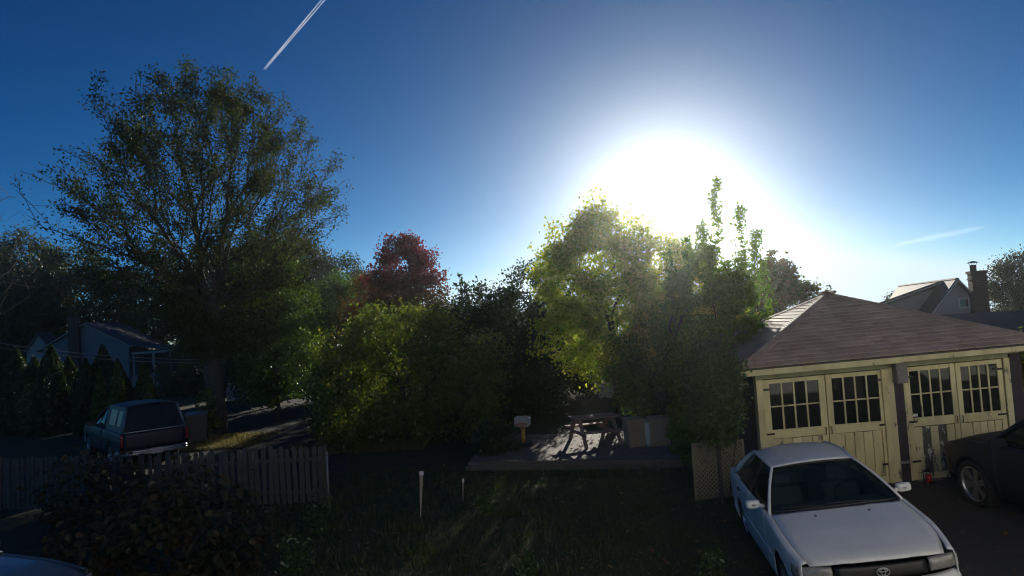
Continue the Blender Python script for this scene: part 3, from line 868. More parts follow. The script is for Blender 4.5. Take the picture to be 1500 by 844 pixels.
def vehicle(name, label, cat, loc, rz, P, paint, group=None):
    """x forward, y left; P holds the proportions"""
    car = thing(name, label, cat, loc, rz, group)
    L, W = P['L'], P['W']; hl = L / 2
    xf, xr, R = P['xf'], P['xr'], P['R']
    AR = R + P.get('arch', 0.055)
    sill = P['sill']
    tx, tz = P['top_x'], P['top_z']
    topz = lambda x: interp(x, tx, tz)
    def w(x, z):
        e = max(0.0, (abs(x) - 0.30 * L) / (0.20 * L))
        pl = 1 - (P.get('taperf', 0.13) if x > 0 else P.get('taperr', 0.09)) * e ** 2.2
        zz = (z - P.get('zw', 0.55)) / 0.5
        return W / 2 * pl * (1 - (0.055 if zz > 0 else 0.035) * zz * zz)
    def zb(x):
        z = sill + (0.05 * max(0, (abs(x) - 0.4 * L) / (0.1 * L)))
        for xc in (xf, xr):
            d = abs(x - xc)
            if d < AR:
                z = max(z, R * 0.95 + math.sqrt(AR * AR - d * d))
        return z
    hw = P.get('hoodgap', 0.075)
    def side_patch(nm, x0, x1, s, mm, inset=0.0, shoulder=0.03, gap=0.004, top=None):
        xs = lin(x0 + gap, x1 - gap, max(4, int((x1 - x0) / 0.05)))
        vs = [0, 0.08, 0.2, 0.35, 0.5, 0.62, 0.66, 0.72, 0.85, 0.95, 1.0, 1.06, 1.1]
        def fn(x, v):
            t = topz(x) if top is None else top(x)
            b = min(zb(x), t - 0.03)
            if v <= 1.0:
                z = b + (t - b) * v
                y = w(x, z)
                y += P.get('crease', 0.006) * math.exp(-((z - P.get('zcrease', 0.62)) / 0.02) ** 2)
                y -= 0.014 * max(0, (v - 0.88) / 0.12) ** 2
                if v < 0.06: y -= 0.01
            else:
                q = (v - 1) / 0.1
                z = t + 0.006 * q + P.get('shoulder_up', 0.004) * q; y = w(x, t) - 0.014 - shoulder * q
            return Vector((x, s * (y - inset), z))
        mb = MB().grid(fn, xs, vs, flip=(s > 0))
        return mb.build(nm, mm, car, smooth=True, solid=0.012)
    und = MB()
    und.box(-hl + 0.25, hl - 0.25, -W / 2 + 0.27, W / 2 - 0.27, sill - 0.02, P['under_top'])
    for x0, x1 in ((xr + AR + 0.02, xf - AR - 0.02),):
        und.box(x0, x1, -W / 2 + 0.06, W / 2 - 0.06, sill + 0.01, sill + 0.3)
    und.build("underbody", BLACK, car)
    for s in (1, -1):
        for nm, x0, x1, sh in P['panels']:
            side_patch(nm, x0, x1, s, paint, 0, sh)
        for hx in P.get('handles', ()):
            z = topz(hx) - P.get('handle_drop', 0.10)
            MB().box(hx - 0.075, hx + 0.075, -0.018, 0.018, -0.016, 0.016, Matrix.Translation((hx * 0, s * (w(hx, z) + 0.008), z))).build("door_handle", P.get('handle_mat', BLACK), car, bevel=0.008)
        if P.get('moulding'):
            z = P['moulding']
            def mf(x, v): return Vector((x, s * (w(x, z) + 0.012 * (1 - abs(v)) + 0.003), z + 0.022 * v))
            MB().grid(mf, lin(xr + AR + 0.01, xf - AR - 0.01, 24), [-1, -0.6, 0, 0.6, 1], flip=(s > 0)).build("side_moulding", P.get('moulding_mat', paint), car, smooth=True, solid=0.008)
    # plan curve of the nose and the tail
    def fx(y): return hl - P.get('nose', 0.16) * (abs(y) / (W / 2)) ** 2.4
    def rx(y): return -hl + P.get('tail', 0.10) * (abs(y) / (W / 2)) ** 2.6
    def band(nm, y0, y1, z0, z1, mm, front=True, off=0.0, bulge=0.03, rake=0.0, n=16, parent=None, **kw):
        def fn(y, v):
            z = lerp(z0, z1, v); o = off + bulge * (1 - (2 * v - 1) ** 4) - rake * (z - z0)
            return Vector(((fx(y) + o) if front else (rx(y) - o), y, z))
        return MB().grid(fn, lin(y0, y1, n), lin(0, 1, 8), flip=not front).build(nm, mm, parent or car, smooth=True, solid=0.02, **kw)
    # bumpers wrap round to the arches
    for front in (True, False):
        z0, z1 = P['bump_f'] if front else P['bump_r']
        o = P.get('bump_out', 0.07)
        yend = W / 2 * 0.93
        path = []
        if front:
            for x in lin(xf + AR + 0.01, hl - 0.22, 5): path.append((x, -1))
        pts = []
        ys = lin(-yend, yend, 22)
        xs_side = lin((xf + AR + 0.015) if front else (xr - AR - 0.015), (fx(yend) - 0.02) if front else (rx(yend) + 0.02), 5)
        for x in xs_side[:-1]: pts.append((x, -(w(x, z1) + 0.006)))
        for y in ys: pts.append(((fx(y) + o * (1 - (abs(y) / yend) ** 6 * 0.6)) if front else (rx(y) - o * (1 - (abs(y) / yend) ** 6 * 0.6)), y))
        for x in xs_side[::-1][1:]: pts.append((x, w(x, z1) + 0.006))
        prof = [(0.0, -0.06), (0.12, -0.015), (0.3, 0.0), (0.42, -0.006), (0.47, -0.016), (0.52, -0.006), (0.8, -0.004), (0.93, -0.02), (1.0, -0.06)]
        mb = MB(); vs = []
        cen = Vector((xf if front else xr, 0))
        for v, ins in prof:
            for i, (x, y) in enumerate(pts):
                a = Vector(pts[max(i - 1, 0)]); b = Vector(pts[min(i + 1, len(pts) - 1)])
                t = (b - a).normalized(); nn = Vector((t.y, -t.x)) if front else Vector((-t.y, t.x))
                if not front: nn = -Vector((t.y, -t.x))
                if nn.dot(Vector((x, y)) - cen) < 0: nn = -nn
                q = Vector((x, y)) + nn * ins
                vs.append((q.x, q.y, lerp(z0, z1, v)))
        k = len(pts); fs = []
        for j in range(len(prof) - 1):
            for i in range(k - 1):
                f = (j * k + i, j * k + i + 1, (j + 1) * k + i + 1, (j + 1) * k + i)
                fs.append(f if front else f[::-1])
        mb.add(vs, fs)
        bo = mb.build("front_bumper" if front else "rear_bumper", P.get('bumper_mat', paint), car, smooth=True, solid=0.02)
    # hood and deck
    xwb = P['x_wb']
    def hood(nm, x0, x1, crown, drop_end, gap):
        def fn(x, v):
            ww = w(x, topz(x)) - hw
            if x > hl - 0.4: ww = min(ww, w(hl - 0.4, topz(hl - 0.4)) - hw)
            y = ww * v
            xe = x if x < x1 - 0.35 else x - (x - (x1 - 0.35)) / 0.35 * (hl - fx(y)) * drop_end
            t = (x - x0) / (x1 - x0)
            base = topz(x) + 0.008
            nose = -P.get('nose_drop', 0.03) * max(0, (t - 0.86) / 0.14) ** 2
            bow = -P.get('cowl_bow', 0.0) * 0
            return Vector((xe + P.get('cowl_curve', 0.10) * (1 - v * v) * (1 - t) ** 6, y, base + crown * (1 - v * v) + nose + 0.012 * math.exp(-((abs(v) - 0.55) / 0.12) ** 2) * P.get('hood_ridge', 0)))
        return MB().grid(fn, lin(x0, x1, 22), lin(-1, 1, 17)).build(nm, paint, car, smooth=True, solid=0.012)
    if P.get('hood', True):
        hood("hood", xwb + 0.02, fx(0) - 0.02, P.get('hood_crown', 0.035), 1.0, 0.004)
    xrb = P['x_rb']
    if P.get('deck'):
        def dk(x, v):
            ww = w(x, topz(x)) - 0.06
            return Vector((x if x > -hl + 0.3 else lerp(rx(ww * v), x, (x + hl) / 0.3), ww * v, topz(x) + 0.006 + 0.025 * (1 - v * v)))
        MB().grid(dk, lin(-hl + 0.01, xrb - 0.01, 12), lin(-1, 1, 13)).build("trunk_lid", paint, car, smooth=True, solid=0.012)
        band("tail_panel", -W / 2 * 0.86, W / 2 * 0.86, P['bump_r'][1] - 0.03, topz(-hl) + 0.01, paint, False, 0, 0.02)
    # greenhouse
    zr, wr = P['z_roof'], P['roof_hw']
    xrf, xrr = P['x_rf'], P['x_rr']
    rz0 = lambda x: zr - P.get('roof_drop', 0.03) * ((x - (xrf + xrr) / 2) / ((xrf - xrr) / 2)) ** 2
    wbf, wbr = w(xwb, topz(xwb)) - 0.045, w(xrb, topz(xrb)) - 0.06
    def rf(x, v):
        bow = 0.06 * (1 - v * v)
        t = (x - xrr) / (xrf - xrr)
        xx = x + bow * max(0, (t - 0.6) / 0.4) ** 2 - 0.05 * (1 - v * v) * max(0, (0.4 - t) / 0.4) ** 2
        return Vector((xx, wr * v * (1 - 0.05 * (2 * t - 1) ** 2), rz0(x) + P.get('roof_crown', 0.045) * (1 - abs(v) ** 2.4)))
    MB().grid(rf, lin(xrr, xrf, 20), lin(-1, 1, 17)).build("roof", paint, car, smooth=True, solid=0.015)
    A0 = lambda s: Vector((xwb, s * wbf, topz(xwb) + 0.01)); A1 = lambda s: Vector((xrf, s * wr * 0.95, rz0(xrf)))
    C1 = lambda s: Vector((xrr, s * wr * 0.95, rz0(xrr))); C0 = lambda s: Vector((xrb, s * wbr, topz(xrb) + 0.01))
    pr = P.get('pillar_r', 0.032)
    for s in (1, -1):
        ins = Vector((0, -s * 0.012, 0))
        rail = [rf(x, s) + ins for x in lin(xrf, xrr, 9)]
        a_curve = [A0(s).lerp(A1(s), t) + Vector((0, s * 0.012 * math.sin(math.pi * t), 0.02 * math.sin(math.pi * t))) + ins for t in lin(0, 1, 7)]
        c_curve = [C1(s).lerp(C0(s), t) + Vector((0, s * 0.01 * math.sin(math.pi * t), 0.025 * math.sin(math.pi * t))) + ins for t in lin(0, 1, 6)]
        MB().tube(a_curve + rail[1:-1] + c_curve, [pr * 0.85] * 7 + [pr * 0.75] * 7 + [pr * lerp(1.1, 1.9, t) for t in lin(0, 1, 6)], 10).build("roof_pillar", paint, car, smooth=True)
        # side glass: one panel split by the door pillar
        def belt(x): return Vector((x, s * (w(x, topz(x)) - 0.05), topz(x) + 0.008))
        def upper(x):
            if x > xrf: return a_curve[0].lerp(a_curve[-1], (xwb - x) / (xwb - xrf))
            if x < xrr: return c_curve[-1].lerp(c_curve[0], (x - xrb) / (xrr - xrb))
            return rf(x, s) + ins
        segs = P['side_glass']
        for x0, x1 in segs:
            def gf(x, v):
                b, u = belt(x), upper(x)
                p = b.lerp(u, v); p.y += s * (0.012 * math.sin(math.pi * v) - 0.008)
                return p
            MB().grid(gf, lin(x0, x1, 12), lin(0.0, 1.0, 7), flip=(s > 0)).build("side_window", CARGLASS, car, smooth=True, solid=0.004)
        for xb in P['b_pillars']:
            b, u = belt(xb), upper(xb + 0.03)
            MB().bar(b + Vector((0, s * 0.004, -0.01)), u + Vector((0, s * 0.004, 0)), 0.07, 0.022, Vector((0, 1, 0))).build("door_pillar", P.get('bpillar_mat', BLACK), car)
        # mirror
        if 'mirror_x' in P:
            mx = P['mirror_x']; b = belt(mx)
            ms = P.get('mirror_s', 1.0)
            mm = Matrix.Translation(b + Vector((0.0, s * 0.13, 0.065))) @ Matrix.Scale(ms, 4)
            mo = MB()
            for i, (sx, rr_) in enumerate(((-0.05, 1.0),)):
                mo.grid(lambda a, c: mm @ Vector((0.075 * math.cos(c) - 0.02, 0.115 * math.copysign(abs(math.cos(a)) ** 0.6, math.cos(a)) * max(0.0, math.sin(c)) ** 0.4, 0.07 * math.copysign(abs(math.sin(a)) ** 0.6, math.sin(a)) * max(0.0, math.sin(c)) ** 0.4)),
                        lin(0, 2 * math.pi, 25), lin(0.02, math.pi * 0.5, 7))
            mo.box(-0.026, -0.018, -0.105, 0.105, -0.06, 0.06, mm)
            mo.bar(b + Vector((-0.01, 0, 0.03)), b + Vector((-0.005, s * 0.06, 0.05)), 0.05, 0.04)
            mo.build("mirror", P.get('mirror_mat', paint), car, smooth=False)
    def ws(v, t):
        lo = A0(1).lerp(A0(-1), (1 - v) / 2); hi = A1(1).lerp(A1(-1), (1 - v) / 2)
        p = lo.lerp(hi, t); p.x += lerp(0.13, 0.06, t) * (1 - v * v); p.z += 0.02 * math.sin(math.pi * t) + lerp(0.03, 0.03, t) * (1 - v * v); return p
    MB().grid(lambda v, t: ws(v * 0.965, t), lin(-1, 1, 15), lin(0.015, 0.975, 9)).build("windshield", SCREENGLASS, car, smooth=True, solid=0.005)
    def rim(fn, m_):
        e = MB()
        pts = [fn(v * 0.96, 0.02) for v in lin(-1, 1, 13)]; e.tube([p + Vector((0, 0, 0.004)) for p in pts], 0.014, 6)
        pts = [fn(v * 0.96, 0.97) for v in lin(-1, 1, 13)]; e.tube(pts, 0.012, 6)
        for s in (-1, 1): e.tube([fn(s * 0.965, t) for t in lin(0.02, 0.97, 7)], 0.012, 6)
        return e.build("window_seal", BLACK, car, smooth=True)
    rim(ws, 1)
    def rw(v, t):
        lo = C0(1).lerp(C0(-1), (1 - v) / 2); hi = C1(1).lerp(C1(-1), (1 - v) / 2)
        p = lo.lerp(hi, t); p.x -= lerp(0.09, 0.05, t) * (1 - v * v); p.z += 0.02 * math.sin(math.pi * t) + 0.03 * (1 - v * v); return p
    MB().grid(lambda v, t: rw(v * 0.93, t), lin(-1, 1, 13), lin(0.02, 0.97, 7), flip=True).build("rear_window", CARGLASS, car, smooth=True, solid=0.005)
    # wipers, seats, wheel
    if P.get('wipers'):
        for y0, y1 in ((0.42, -0.10), (-0.12, -0.62)):
            a, b = ws(y0 / wbf, 0.02), ws(y1 / wbf, 0.06)
            MB().tube([a + Vector((0.03, 0, 0.02)), a.lerp(b, 0.5) + Vector((0.02, 0, 0.03)), b + Vector((0.015, 0, 0.02))], 0.007, 6).build("wiper", BLACK, car)
    if P.get('seats'):
        for (sx, sy) in P['seats']:
            mb = MB()
            z0 = P['under_top'] - 0.27
            mb.box(sx - 0.05, sx + 0.45, sy - 0.24, sy + 0.24, z0, z0 + 0.16)
            mb.bar((sx, sy, z0 + 0.1), (sx - 0.2, sy, z0 + 0.66), 0.46, 0.12)
            mb.bar((sx - 0.20, sy, z0 + 0.68), (sx - 0.235, sy, z0 + 0.86), 0.24, 0.09)
            mb.build("seat", SEATM, car, bevel=0.04)
        MB().box(xwb - 0.5, xwb - 0.05, -wbf + 0.06, wbf - 0.06, topz(xwb) - 0.3, topz(xwb) - 0.02).build("dashboard", SEATM, car, bevel=0.04)
        MB().lathe([(0.17 + 0.014 * math.cos(a), 0.014 * math.sin(a)) for a in lin(0, 6.283, 9)[:-1]], 24, Matrix.Translation((xwb - 0.62, 0.36, topz(xwb) + 0.0)) @ Matrix.Rotation(math.radians(-62), 4, 'Y'), True).build("steering_wheel", BLACK, car, smooth=True)
    for x in (xf, xr):
        for s in (1, -1):
            wheel(car, x, s * (W / 2 - 0.115), R, s, P.get('rim_mat', ALLOY), P.get('spokes', 6), P.get('tyre_w', 0.18), P.get('rimf', 0.66))
            # wheel housing liner
            MB().grid(lambda a, v: Vector((x + (AR + 0.012) * math.cos(a), s * lerp(W / 2 - 0.04, W / 2 - 0.3, v), R * 0.95 + (AR + 0.012) * math.sin(a))), lin(0.0, math.pi, 14), [0, 1]).build("wheel_liner", BLACK, car, solid=0.01)
    return car, dict(w=w, topz=topz, fx=fx, rx=rx, band=band, hl=hl, ws=ws, W=W, belt=None, rf=rf)

def carpaint(name, base, base2, rough=0.28, coat=0.6, metal=0.0, dirt=3.0):
    m = mat(name, base, rough, base2, dirt, metal=metal, coat=coat, bump=0.03, bscale=6)
    return m
WHITEP = carpaint("white_car_paint", (0.72, 0.72, 0.71), (0.63, 0.63, 0.62), 0.36, 0.2)
NAVYP = carpaint("dark_blue_paint", (0.008, 0.013, 0.028), (0.011, 0.017, 0.034), 0.45, 0.0)
BLACKP = carpaint("black_blue_paint", (0.004, 0.008, 0.019), (0.006, 0.011, 0.024), 0.5, 0.0)
SLATEP = carpaint("slate_blue_paint", (0.09, 0.13, 0.19), (0.07, 0.105, 0.155), 0.3, 0.6)

# the white sedan in the driveway
PW = dict(L=4.30, W=1.69, xf=1.36, xr=-1.10, R=0.295, sill=0.21, top_x=[-2.15, -1.9, -1.35, 0.85, 1.5, 2.0, 2.15], top_z=[0.84, 0.885, 0.90, 0.905, 0.83, 0.735, 0.70],
          panels=[("fender", 0.80, 2.06, 0.055), ("front_door", -0.20, 0.80, 0.03), ("rear_door", -1.06, -0.20, 0.03), ("quarter_panel", -2.10, -1.06, 0.05)],
          under_top=0.55, bump_f=(0.19, 0.52), bump_r=(0.22, 0.56), x_wb=0.86, x_rb=-1.55, x_rf=0.14, x_rr=-0.98, z_roof=1.325, roof_hw=0.545, mirror_s=0.78, deck=True,
          side_glass=[(-0.24, 0.72), (-1.30, -0.30)], b_pillars=[-0.27], handles=[-0.08, -0.93], mirror_x=0.60, moulding=0.50, wipers=True, seats=[(0.0, 0.36), (0.0, -0.36), (-0.85, 0.36), (-0.85, -0.36)],
          rim_mat=ALLOY, spokes=7, nose=0.17, hood_crown=0.03, hood_ridge=0.5, pillar_r=0.026, bump_out=0.07)
wc, K = vehicle("car", "white four door sedan parked nose out on the driveway in front of the garage", "car", (3.96, 9.04, gz(3.96) + 0.01), math.radians(-98.6), PW, WHITEP)
wc.rotation_euler = (0.10, -0.012, math.radians(-98.6))
K['band']("grille", -0.44, 0.44, 0.545, 0.675, BLACK, True, 0.012, 0.012, 0.12)
for s in (1, -1):
    K['band']("headlight", s * 0.47, s * 0.76, 0.55, 0.685, CLEAR, True, 0.014, 0.02, 0.12, n=8) if s > 0 else K['band']("headlight", -0.76, -0.47, 0.55, 0.685, CLEAR, True, 0.014, 0.02, 0.12, n=8)
    # corner lamp wrapping on to the fender
    fxx, ww = K['fx'], K['w']
    def cl(a, v, s=s):
        x = lerp(fxx(0.765) + 0.012, fxx(0.765) - 0.16, a); z = lerp(0.55, 0.675, v)
        return Vector((x, s * lerp(0.77, ww(x, z) + 0.006, min(1, a * 2.2)), z))
    MB().grid(cl, lin(0, 1, 8), lin(0, 1, 5), flip=(s > 0)).build("corner_lamp", CLEAR, wc, smooth=True, solid=0.01)
    K['band']("tail_light", min(s * 0.5, s * 0.76), max(s * 0.5, s * 0.76), 0.60, 0.78, REDL, False, 0.022, 0.02, n=8)
# round badge of three ovals on the grille
bd = MB()
bx = K['fx'](0) + 0.045
for rx_, rz_, dz in ((0.062, 0.042, 0.0), (0.022, 0.036, 0.002), (0.044, 0.015, 0.017)):
    bd.tube([(bx, rx_ * math.cos(a), 0.615 + dz + rz_ * math.sin(a)) for a in lin(0, 2 * math.pi, 25)], 0.006, 6)
bd.build("badge", CHROME, wc, smooth=True)
K['band']("air_intake", -0.5, 0.5, 0.26, 0.36, BLACK, True, 0.066, 0.012, 0.0)
K['band']("licence_plate", -0.16, 0.16, 0.60, 0.76, PLATE, False, 0.022, 0.004, n=4)
# washer nozzles on the hood and clips at the roof edge
for x, y in ((0.98, 0.30), (0.98, -0.30)):
    MB().lathe([(0.016, 0), (0.012, 0.012), (0.001, 0.014)], 10, Matrix.Translation((x + 0.15, y, K['topz'](x + 0.15) + 0.035))).build("washer_nozzle", BLACK, wc)
MB().tube([(-1.9, -0.62, 0.9), (-2.0, -0.62, 1.4)], 0.003, 5).build("aerial", BLACK, wc)

# dark suv nosed up to the right hand garage door
PS = dict(L=4.75, W=1.86, xf=1.44, xr=-1.36, R=0.37, sill=0.30, top_x=[-2.37, -2.2, 0.95, 1.6, 2.2, 2.37], top_z=[1.10, 1.12, 1.06, 1.02, 0.86, 0.74],
          panels=[("fender", 0.92, 2.22, 0.06), ("front_door", -0.16, 0.92, 0.03), ("rear_door", -1.08, -0.16, 0.03), ("quarter_panel", -2.30, -1.08, 0.03)],
          under_top=0.75, bump_f=(0.32, 0.68), bump_r=(0.34, 0.72), x_wb=1.02, x_rb=-2.26, x_rf=0.22, x_rr=-2.0, z_roof=1.66, roof_hw=0.66,
          side_glass=[(-0.14, 0.84), (-1.06, -0.22), (-1.95, -1.14)], b_pillars=[-0.18, -1.10], handles=[-0.02, -0.95], mirror_x=0.70, arch=0.05, zw=0.75, zcrease=0.88,
          rim_mat=ALLOY, spokes=6, tyre_w=0.22, nose=0.42, hood_crown=0.06, rimf=0.72, bumper_mat=BLACKP, mirror_mat=BLACKP, taperf=0.26, nose_drop=0.12)
sv, K2 = vehicle("car", "dark sport utility wagon with alloy wheels at the right hand garage door", "car", (7.86, 9.0, gz(7.68) - 0.03), math.radians(91.5), PS, BLACKP)
sv.rotation_euler = (-0.052, 0, math.radians(91.5))
K2['band']("grille", -0.5, 0.5, 0.70, 0.84, BLACK, True, 0.0, 0.015)
K2['band']("tailgate", -0.72, 0.72, 0.70, 1.12, BLACKP, False, 0.0, 0.02)
for s in (1, -1):
    K2['band']("headlight", min(s * 0.52, s * 0.80), max(s * 0.52, s * 0.80), 0.72, 0.86, CLEAR, True, 0.0, 0.02, 0.3, n=8)
    K2['band']("tail_light", min(s * 0.66, s * 0.84), max(s * 0.66, s * 0.84), 0.80, 1.10, REDL, False, 0.006, 0.02, n=6)

# slate car cut by the lower left corner
PC = dict(PW, L=4.5, W=1.72, hood_ridge=0.2, moulding=None, seats=None, wipers=False)
cc, K3 = vehicle("car", "slate blue sedan parked beside the leafy shrub in the near left corner", "car", (-7.62, 7.95, 0), math.radians(-8), PC, SLATEP)
K3['band']("grille", -0.42, 0.42, 0.545, 0.675, BLACK, True, 0.012, 0.012, 0.12)
for s in (1, -1):
    K3['band']("headlight", min(s * 0.46, s * 0.76), max(s * 0.46, s * 0.76), 0.55, 0.685, CLEAR, True, 0.014, 0.02, 0.12, n=8)
    K3['band']("tail_light", min(s * 0.5, s * 0.76), max(s * 0.5, s * 0.76), 0.60, 0.78, REDL, False, 0.022, 0.02, n=8)

# the pickup with a cap over its bed, behind the picket fence
PT = dict(L=5.0, W=1.78, xf=1.65, xr=-1.25, R=0.35, sill=0.36, top_x=[-2.5, -0.55, 0.95, 1.7, 2.4, 2.5], top_z=[1.03, 1.03, 1.05, 1.02, 0.96, 0.90],
          panels=[("fender", 0.98, 2.42, 0.05), ("front_door", -0.30, 0.98, 0.03), ("bed_side", -2.46, -0.36, 0.02)],
          under_top=0.6, bump_f=(0.40, 0.66), bump_r=(0.40, 0.56), x_wb=1.0, x_rb=-0.50, x_rf=0.38, x_rr=-0.30, z_roof=1.60, roof_hw=0.62,
          side_glass=[(-0.24, 0.86)], b_pillars=[], handles=[-0.12], mirror_x=0.76, arch=0.05, zw=0.7, zcrease=0.8, taperf=0.08, taperr=0.02, tail=0.03, bumper_mat=CHROME,
          rim_mat=ALLOY, spokes=5, tyre_w=0.21, nose=0.12, bump_out=0.12, mirror_mat=BLACK)
pt, K4 = vehicle("pickup_truck", "dark blue pickup truck with a windowed cap over its bed behind the picket fence", "pickup truck", (-11.97, 20.75, 0), math.radians(133), PT, NAVYP)
K4['band']("tailgate", -0.80, 0.80, 0.57, 1.03, NAVYP, False, 0.005, 0.012)
K4['band']("tailgate_trim", -0.78, 0.78, 1.035, 1.06, CHROME, False, 0.012, 0.004)
MB().box(-2.53, -2.52, -0.07, 0.07, 0.80, 0.85).build("tailgate_latch", BLACK, pt)
for s in (1, -1):
    K4['band']("tail_light", min(s * 0.805, s * 0.865), max(s * 0.805, s * 0.865), 0.66, 1.0, REDL, False, 0.012, 0.012, n=5)
    K4['band']("headlight", min(s * 0.5, s * 0.8), max(s * 0.5, s * 0.8), 0.70, 0.88, CLEAR, True, 0.0, 0.02, n=5)
K4['band']("grille", -0.48, 0.48, 0.70, 0.88, BLACK, True, 0, 0.015)
MB().box(-2.63, -2.62, -0.16, 0.16, 0.40, 0.56).build("licence_plate", PLATE, pt)
# cap: roof shell, corner posts, side windows, rear glass
cx0, cx1, cz0, cz1 = -2.44, -0.56, 1.04, 1.72
def cw(z): return lerp(0.83, 0.67, (z - cz0) / (cz1 - cz0))
cap = bpy.data.objects.new("bed_cap", None); COL.objects.link(cap); cap.parent = pt
def capx(z): return cx0 + 0.18 * (z - cz0) / (cz1 - cz0)
mb = MB()
mb.grid(lambda x, v: Vector((x, cw(cz1) * v, cz1 + 0.07 * (1 - abs(v) ** 3) - 0.02 * ((x + 1.5) / 0.9) ** 2)), lin(capx(cz1) - 0.05, cx1, 12), lin(-1, 1, 13))
mb.build("cap_roof", NAVYP, cap, smooth=True, solid=0.02)
MB().grid(lambda y, v: Vector((cx1, y * lerp(cw(cz0), cw(cz1), v), lerp(cz0, cz1, v))), [-1, 1], [0, 1], flip=True).build("cap_front", NAVYP, cap, solid=0.02)
for s in (1, -1):
    def sp(x, v, s=s): z = lerp(cz0, cz1, v); return Vector((max(x, capx(z)), s * cw(z), z))
    MB().grid(sp, [cx0, -1.5, cx1], [0, 0.22], flip=(s > 0)).build("cap_side", NAVYP, cap, solid=0.02)
    MB().grid(sp, [cx0, -1.5, cx1], [0.84, 1.0], flip=(s > 0)).build("cap_side", NAVYP, cap, solid=0.02)
    for xa, xb in ((cx0, cx0 + 0.30), (-1.62, -1.52), (-0.72, cx1)):
        def sq(x, v, s=s, xa=xa): z = lerp(cz0, cz1, v); return Vector((x + (capx(z) - cx0 if xa == cx0 and x == xa else 0), s * cw(z), z))
        MB().grid(sq, [xa, xb], [0.22, 0.84], flip=(s > 0)).build("cap_post", NAVYP, cap, solid=0.02)
    MB().grid(lambda x, v, s=s: Vector((x, s * (cw(lerp(cz0, cz1, v)) - 0.012), lerp(cz0, cz1, v))), [-2.2, -1.52], [0.2, 0.86], flip=(s > 0)).build("cap_window", CAPGLASS, cap, solid=0.004)
    MB().grid(lambda x, v, s=s: Vector((x, s * (cw(lerp(cz0, cz1, v)) - 0.012), lerp(cz0, cz1, v))), [-1.6, -0.70], [0.2, 0.86], flip=(s > 0)).build("cap_window", CAPGLASS, cap, solid=0.004)
    MB().tube([Vector((capx(z) - 0.012, s * (cw(z) - 0.03), z)) for z in lin(cz0, cz1, 4)], 0.028, 8).build("rear_post", SLATEP, cap, smooth=True)
MB().grid(lambda y, v: Vector((capx(lerp(cz0, cz1, v)) - 0.004, y * (cw(lerp(cz0, cz1, v)) - 0.04), lerp(cz0 + 0.02, cz1, v))), lin(-1, 1, 5), lin(0.0, 1, 5), flip=True).build("rear_glass", CAPGLASS, cap, solid=0.006)

# ------------------------------------------------------------------ picket fence
PICK = mat("weathered_picket", (0.045, 0.042, 0.04), 0.9, (0.095, 0.088, 0.082), 9, bump=0.5, bscale=40, stretch=(4, 4, 0.6))
fpath = [Vector((-14.2, 15.15, 0)), Vector((-11.5, 14.75, 0)), Vector((-7.1, 13.75, 0)), Vector((-4.05, 13.72, 0))]
fen = thing("picket_fence", "long weathered grey picket fence across the left of the yard", "fence", tuple(fpath[0]))
def picket_mesh(w, h, style):
    pts = [(-w / 2, 0.06), (w / 2, 0.06)]
    if style == 0:
        pts += [(w / 2, h - 0.07)] + [(w / 2 * math.cos(a), h - 0.07 + 0.07 * math.sin(a)) for a in (0.5, 1.0, 1.57, 2.14, 2.64)] + [(-w / 2, h - 0.07)]
    else:
        pts += [(w / 2, h - 0.04), (w * 0.22, h), (-w * 0.22, h), (-w / 2, h - 0.04)]
    mb = MB(); mb.prism(pts, lambda a, b, d: (a, d, b), -0.009, 0.009)
    return mb.mesh("picket", PICK)
pks = [picket_mesh(0.088, 1.2, 0), picket_mesh(0.092, 1.2, 1), picket_mesh(0.082, 1.18, 0)]
rf_ = random.Random(8)
for i in range(3):
    a, b = fpath[i] - fpath[0], fpath[i + 1] - fpath[0]
    d = b - a; L = d.length; ang = math.atan2(d.y, d.x)
    n = int(L / 0.126)
    nrm = Vector((d.y, -d.x, 0)).normalized()
    for z in (0.28, 0.92):
        MB().bar(a - nrm * 0.03 + Vector((0, 0, z)), b - nrm * 0.03 + Vector((0, 0, z)), 0.036, 0.085).build("rail", PICK, fen)
    for k in range(n):
        t = (k + 0.5) / n
        p = a + d * t + nrm * 0.004
        sc = 1 + rf_.uniform(-0.035, 0.02)
        share(rf_.choice(pks), "picket", fen, p, (rf_.gauss(0, 0.02), rf_.gauss(0, 0.022), ang + rf_.gauss(0, 0.04)), (1, 1, sc))
    for t in ((0.0, 0.5) if i < 2 else (0.0, 0.5, 1.0)):
        p = a + d * t - nrm * 0.10
        MB().box(p.x - 0.05, p.x + 0.05, p.y - 0.05, p.y + 0.05, 0, 1.16 + (0.14 if t == 0.5 and i == 1 else 0)).build("post", PICK, fen, bevel=0.008)

